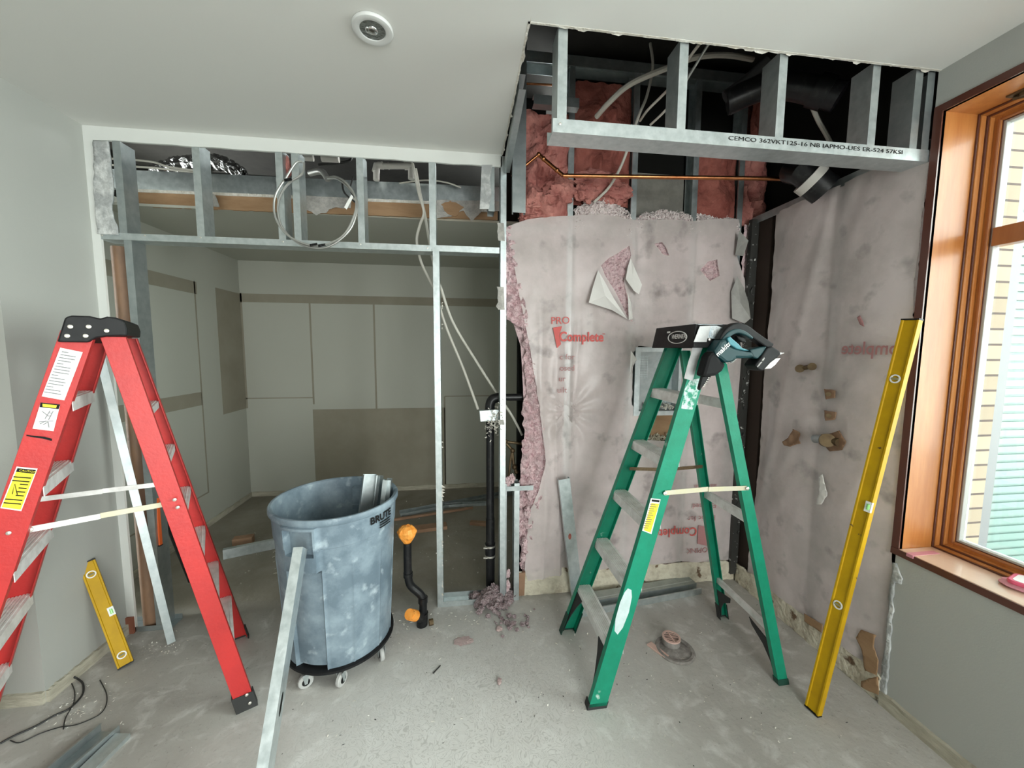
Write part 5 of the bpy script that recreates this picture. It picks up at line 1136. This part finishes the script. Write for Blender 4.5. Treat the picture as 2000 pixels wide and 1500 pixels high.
# ================================================================== SPIRIT LEVELS
def level(lab, a, c, W, Fd, w_, d, m_, vials, cat='spirit level'):
    a, c = V(a), V(c); t = thing('spirit_level', a, lab, cat); A = (c - a).normalized(); W = V(W); W = (W - A * W.dot(A)).normalized(); Fd = V(Fd); Fd = (Fd - A * Fd.dot(A)); Fd = (Fd - W * Fd.dot(W)).normalized()
    h = w_ / 2
    prof = [(-h, 0), (h, 0), (h, d), (h - .007, d), (h - .009, d - .004), (-h + .009, d - .004), (-h + .007, d), (-h, d)]
    B().ext(prof, a, c, W, Fd).build('level_body', m_, t, bevel=.0008)
    for p in (a, c): B().ext([(-h - .0005, -.0005), (h + .0005, -.0005), (h + .0005, d + .0005), (-h - .0005, d + .0005)], p - A * .003, p + A * .003, W, Fd).build('end_cap', BLACKP, t)
    for k, big in vials:
        q = a.lerp(c, k) + Fd * (d - .003)
        if big: B().ext([(h - .022, -.006), (h + .001, -.006), (h + .001, .004), (h - .022, .004)], q - A * .022, q + A * .022, W, Fd).build('vial', WHITE, t); B().tube([q - A * .012 + W * (h - .010) + Fd * .003, q + A * .012 + W * (h - .010) + Fd * .003], .006, 10).build('vial', VIAL, t, True)
        else:
            Rq = Z.rotation_difference(Fd).to_matrix()
            B().lathe([(.013, 0), (.018, 0), (.018, .003), (.013, .003), (.013, 0)], q, 20, Rq, cap=False).build('vial_ring', WHITE, t, True); B().tube([q - W * .012 + Fd * .001, q + W * .012 + Fd * .001], .005, 8).build('vial', mat('amber_vial' if 'amber_vial' not in bpy.data.materials else 'amber_vial', (.30, .27, .14), .2), t, True)
    return t
lb, ltp = FLR(1592, 1387, .004), V((1.815, 1.335, 1.726))
level('long yellow spirit level leaning against the window trim on the right wall', lb, ltp, V((.15, -.98, 0)), V((-.98, -.15, 0)), .058, .026, YELLOW, ((.29, False), (.55, True), (.86, False)))
level('short yellow spirit level leaning on the left wall beside the red ladder', FLR(246, 1297, .004), P(170, 1097, 1, 2.1), V((.80, .6, 0)), V((.6, -.8, 0)), .058, .024, YELLOW, ((.10, False), (.50, True), (.88, False)))
level('orange-red spirit level standing behind the red ladder against the jamb stud', P(308, 1064, 1, 2.30), P(297, 908, 1, 2.33), V((1, 0, 0)), V((0, -1, 0)), .052, .02, mat('orange_enamel', (.75, .13, .03), .4), ((.2, False), (.75, False)))
b = B().tube([FLR(371, 1136, .01), P(312, 990, 1, 2.42)], .010, 8); tag(b.build('black_rod', RODM, smooth=True), 'thin black rod leaning behind the red ladder', 'rod')
# stud leaning on left wall
b = B().ext(cprof(.034, .022, .0016), FLR(335, 1256, .002), V((-1.846, 2.215, 1.56)), V((.8, .6, 0)), V((-.6, .8, 0)))
tag(b.build('leaning_channel', GALVD), 'bright thin steel channel leaning in front of the brown post', 'channel')
b = B().ext(cprof(.085, .034, .0016, .006), FLR(306, 1215, .002), P(276, 840, 1, 2.315), V((1, .1, 0)), V((0, 1, 0)))
tag(b.build('leaning_stud', GALVD), 'dull steel stud standing behind the leaning thin channel with plastic scrap on it', 'stud')
b = B(); fA = FLR(1128, 1168); fA.z = .002; b.ext(cprof(.072, .034, .0016, .006), fA, P(1102, 936, 1, 2.24), X, V((0, 1, 0))); o = b.build('leaning_stud', GALV); tag(o, 'steel stud offcut leaning against the pink sheet left of the green ladder', 'stud')
pk = P(1113, 1048, 1, fA.lerp(P(1102, 936, 1, 2.24), .5).y - .002)
B().prism([pk + V((.010 * math.cos(a), 0, .020 * math.sin(a))) for a in [2 * math.pi * i / 16 for i in range(16)]], (0, .001, 0)).build('knockout', PINKD, o)
# studs lying on the floor
b = B(); fa, fb = FLR(1180, 1172, .012), FLR(1352, 1142, .012); b.ext(cprof(.092, .04, .0016, .007), FLR(1130, 1196, .001), FLR(1360, 1152, .001), Y, Z); tag(b.build('floor_stud', GALV), 'open steel stud lying on the floor behind the green ladder, nearer one', 'stud')
b = B(); b.ext(cprof(.085, .036, .0016), FLR(1150, 1166, .04), FLR(1352, 1132, .04), Y, -Z); tag(b.build('floor_stud', GALVD), 'steel stud lying against the back wall behind the nearer floor stud', 'stud')
b = B(); b.ext(cprof(.09, .036, .0016, .007), FLR(165, 1500, .001) + V((-.12, -.26, 0)), FLR(216, 1430, .001), V((1, -.4, 0)), Z)
tag(b.build('floor_stud', GALVD), 'open steel channel lying on the floor at the bottom left', 'stud')
b = B(); b.ext(cprof(.06, .02, .0016), FLR(205, 1500, .02) + V((-.10, -.26, 0)), FLR(240, 1432, .02), V((1, -.4, 0)), -Z)
tag(b.build('floor_stud', GALV), 'pale steel strip lying right beside the open channel at the bottom left', 'stud')
b = B(); b.ext(cprof(.075, .035, .0016), FLR(436, 1094, .0) + Z * .04, FLR(560, 1068, .0) + Z * .04, Z, Y); tag(b.build('floor_stud', GALV), 'galvanised track lying on the back room floor left of the bin', 'stud')
def blk(lab, c, d, ang, m_, nm='wood_offcut', cat='wood'):
    b = B().box((c.x, c.y, c.z + d[2] / 2), d, Matrix.Rotation(ang, 3, 'Z')); tag(b.build(nm, m_, bevel=.003), lab, cat)
blk('small brown block on the back room floor beside the lying track', FLR(476, 1062), (.14, .07, .06), .2, LUMBER)
blk('red-brown board offcut on the back room floor behind the taped drain stub', FLR(835, 1034), (.34, .10, .03), .15, LUMBER)
blk('small curved brown scrap on the back room floor right of the middle stud', FLR(935, 1025), (.16, .05, .03), -.3, LUMBER)
b = B().ext(cprof(.092, .03, .0016), FLR(782, 1006, .001), FLR(1010, 962, .001), V((0, 1, 0)), Z); tag(b.build('floor_stud', GALVD), 'dark steel track lying across the back room floor', 'stud')
b = B().ext(cprof(.05, .03, .0016), FLR(868, 990, .001), FLR(960, 985, .001), V((0, 1, 0)), Z); tag(b.build('floor_stud', GALV), 'short steel piece lying beyond the middle stud near the back room wall', 'stud')
b = B(); b.box(FLR(835, 1005, .012), (.9, .02, .02), Matrix.Rotation(.25, 3, 'Z')); tag(b.build('wood_batten', LUMBER), 'thin dark batten lying on the back room floor', 'wood')
# floor drain
dc = FLR(1318, 1270); t = thing('floor_drain', dc, 'round dusty floor drain with raised slotted strainer', 'drain')
B().lathe([(.0, .0), (.098, .0), (.100, .006), (.094, .012), (.082, .012), (.078, .006), (.060, .010), (.048, .018), (.0, .020)], dc, 48).build('flange', DRAINM, t, True)
dk = dc + V((-.005, .03, 0))
B().lathe([(.046, .016), (.046, .048), (.044, .052), (.036, .052), (.036, .046), (0, .046)], dk, 36).build('strainer_body', DRAINM, t, True)
B().lathe([(.047, .048), (.047, .055), (.037, .055), (.037, .048), (.047, .048)], dk, 36, cap=False).build('strainer_rim', SALMON, t, True)
b = B().lathe([(0, .0475), (.0365, .0475)], dk, 30)
b.build('strainer_well', LBLK, t)
b = B().bb(dk.x - .003, dk.x + .003, dk.y - .036, dk.y + .036, .049, .054)
for i in range(6):
    y_ = -.026 + i * .0105; hw = math.sqrt(.036 ** 2 - y_ ** 2); b.bb(dk.x - hw, dk.x + hw, dk.y + y_ - .0012, dk.y + y_ + .0012, .049, .053)
b.build('strainer_bars', SALMON, t)
B().prism([dc + V((-.135, .05, 0)), dc + V((-.10, .065, 0)), dc + V((-.055, -.04, 0)), dc + V((-.085, -.05, 0))], (0, 0, .010)).build('chipped_rim', SALMON, t, bevel=.003)
# wires on the floor left
wire('floor_wire', [FLR(0, 1452, .004), FLR(30, 1436, .004), FLR(70, 1418, .004), FLR(105, 1398, .004), FLR(135, 1384, .004), FLR(160, 1358, .005), FLR(162, 1336, .006), FLR(152, 1326, .01), FLR(145, 1322, .02), FLR(150, 1312, .02), FLR(168, 1300, .006)], .004, RODM, 'dark loose wire lying along the floor at the lower left')
wire('floor_wire', [FLR(20, 1446, .003), FLR(40, 1450, .003), FLR(80, 1432, .003), FLR(118, 1420, .003), FLR(150, 1415, .003), FLR(190, 1398, .003), FLR(206, 1380, .003), FLR(208, 1355, .003), FLR(195, 1328, .003)], .002, RODM, 'thin grey wire curling on the floor at the lower left')
wire('floor_wire', [FLR(124, 1424, .003), FLR(128, 1402, .003), FLR(143, 1375, .003), FLR(146, 1352, .003), FLR(140, 1335, .003)], .002, RODM, 'short thin wire loop between the two longer floor wires')
# nail / bits
wire('floor_nail', [FLR(846, 1315, .003), FLR(860, 1300, .003)], .003, RODM, 'small dark nail lying on the floor right of the bin', 'nail')
# loose wool and debris on the floor
def scatter(nm, lab, n, cx, cy, sx, sy, m_, smin, smax, cat='debris', maxz=.0, lim=None):
    b = B()
    def f():
        while True:
            p = FLR(random.gauss(cx, sx), random.gauss(cy, sy)); 
            if p.y > .3 and p.y < 4.2 and -1.8 < p.x < 1.84 and (p.y < 2.26 or lim): break
        p.z = smin * .5 + random.random() * maxz; return p
    chips(b, n, f, smin, smax); return tag(b.build(nm, m_), lab, cat, kind='stuff')
b = B()
for i in range(70):
    x = random.gauss(962, 18); y = 1172 + abs(random.gauss(0, 14)) - 6; p = FLR(x, y); s = random.uniform(.010, .024) * (1 if y > 1185 else 1.4); blob(b, (p.x, p.y, s * .7 + max(0, .05 - abs(x - 962) * .0015) * random.random()), (s, s, s * .8), i, 7, .7, 3, .001)
for i in range(26):
    p = FLR(random.gauss(1000, 30), random.gauss(1215, 16)); s = random.uniform(.006, .016); blob(b, (p.x, p.y, s * .7), (s, s, s * .7), i, 6, .7, 3, .001)
p = FLR(985, 1165); 
tag(b.build('fallen_wool', mat('fallen_pale_wool', (.50, .41, .42), 1.0, col2=(.26, .18, .19), ns=60, bump=1, bs=90), smooth=False), 'pile of fallen pink-grey wool tufts at the foot of the drain pipe', 'insulation', kind='stuff')
scatter('gypsum_crumbs', 'white gypsum crumbs scattered over the concrete floor', 260, 1150, 1330, 330, 90, GYP, .0012, .005)
scatter('gypsum_crumbs', 'white gypsum crumbs in front of the wide opening', 150, 900, 1215, 160, 22, GYP, .0015, .006)
scatter('dark_crumbs', 'small dark crumbs scattered over the floor', 110, 1150, 1300, 380, 90, LBLK, .0008, .0035)
scatter('gypsum_crumbs', 'gypsum crumbs along the left wall base', 90, 120, 1370, 60, 26, GYP, .0015, .005)
scatter('gypsum_crumbs', 'gypsum crumbs on the back room floor', 160, 640, 1060, 220, 50, GYP, .0015, .007, lim=True)
scatter('gypsum_crumbs', 'gypsum crumbs beside the foot of the leaning thin channel', 60, 310, 1268, 26, 8, GYP, .001, .004)
b = B(); blob(b, FLR(975, 1330, .006), (.010, .018, .006), 2, 8, .6, 3, .0005); blob(b, FLR(905, 1252, .004), (.05, .03, .004), 5, 12, .4, 3, .0005); blob(b, FLR(975, 1228, .006), (.02, .02, .01), 6, 8, .5, 3, .0005)
tag(b.build('debris_pieces', mat('dusty_pink_debris', (.5, .38, .37), .9)), 'few larger dusty flakes on the floor right of the bin', 'debris', kind='stuff')
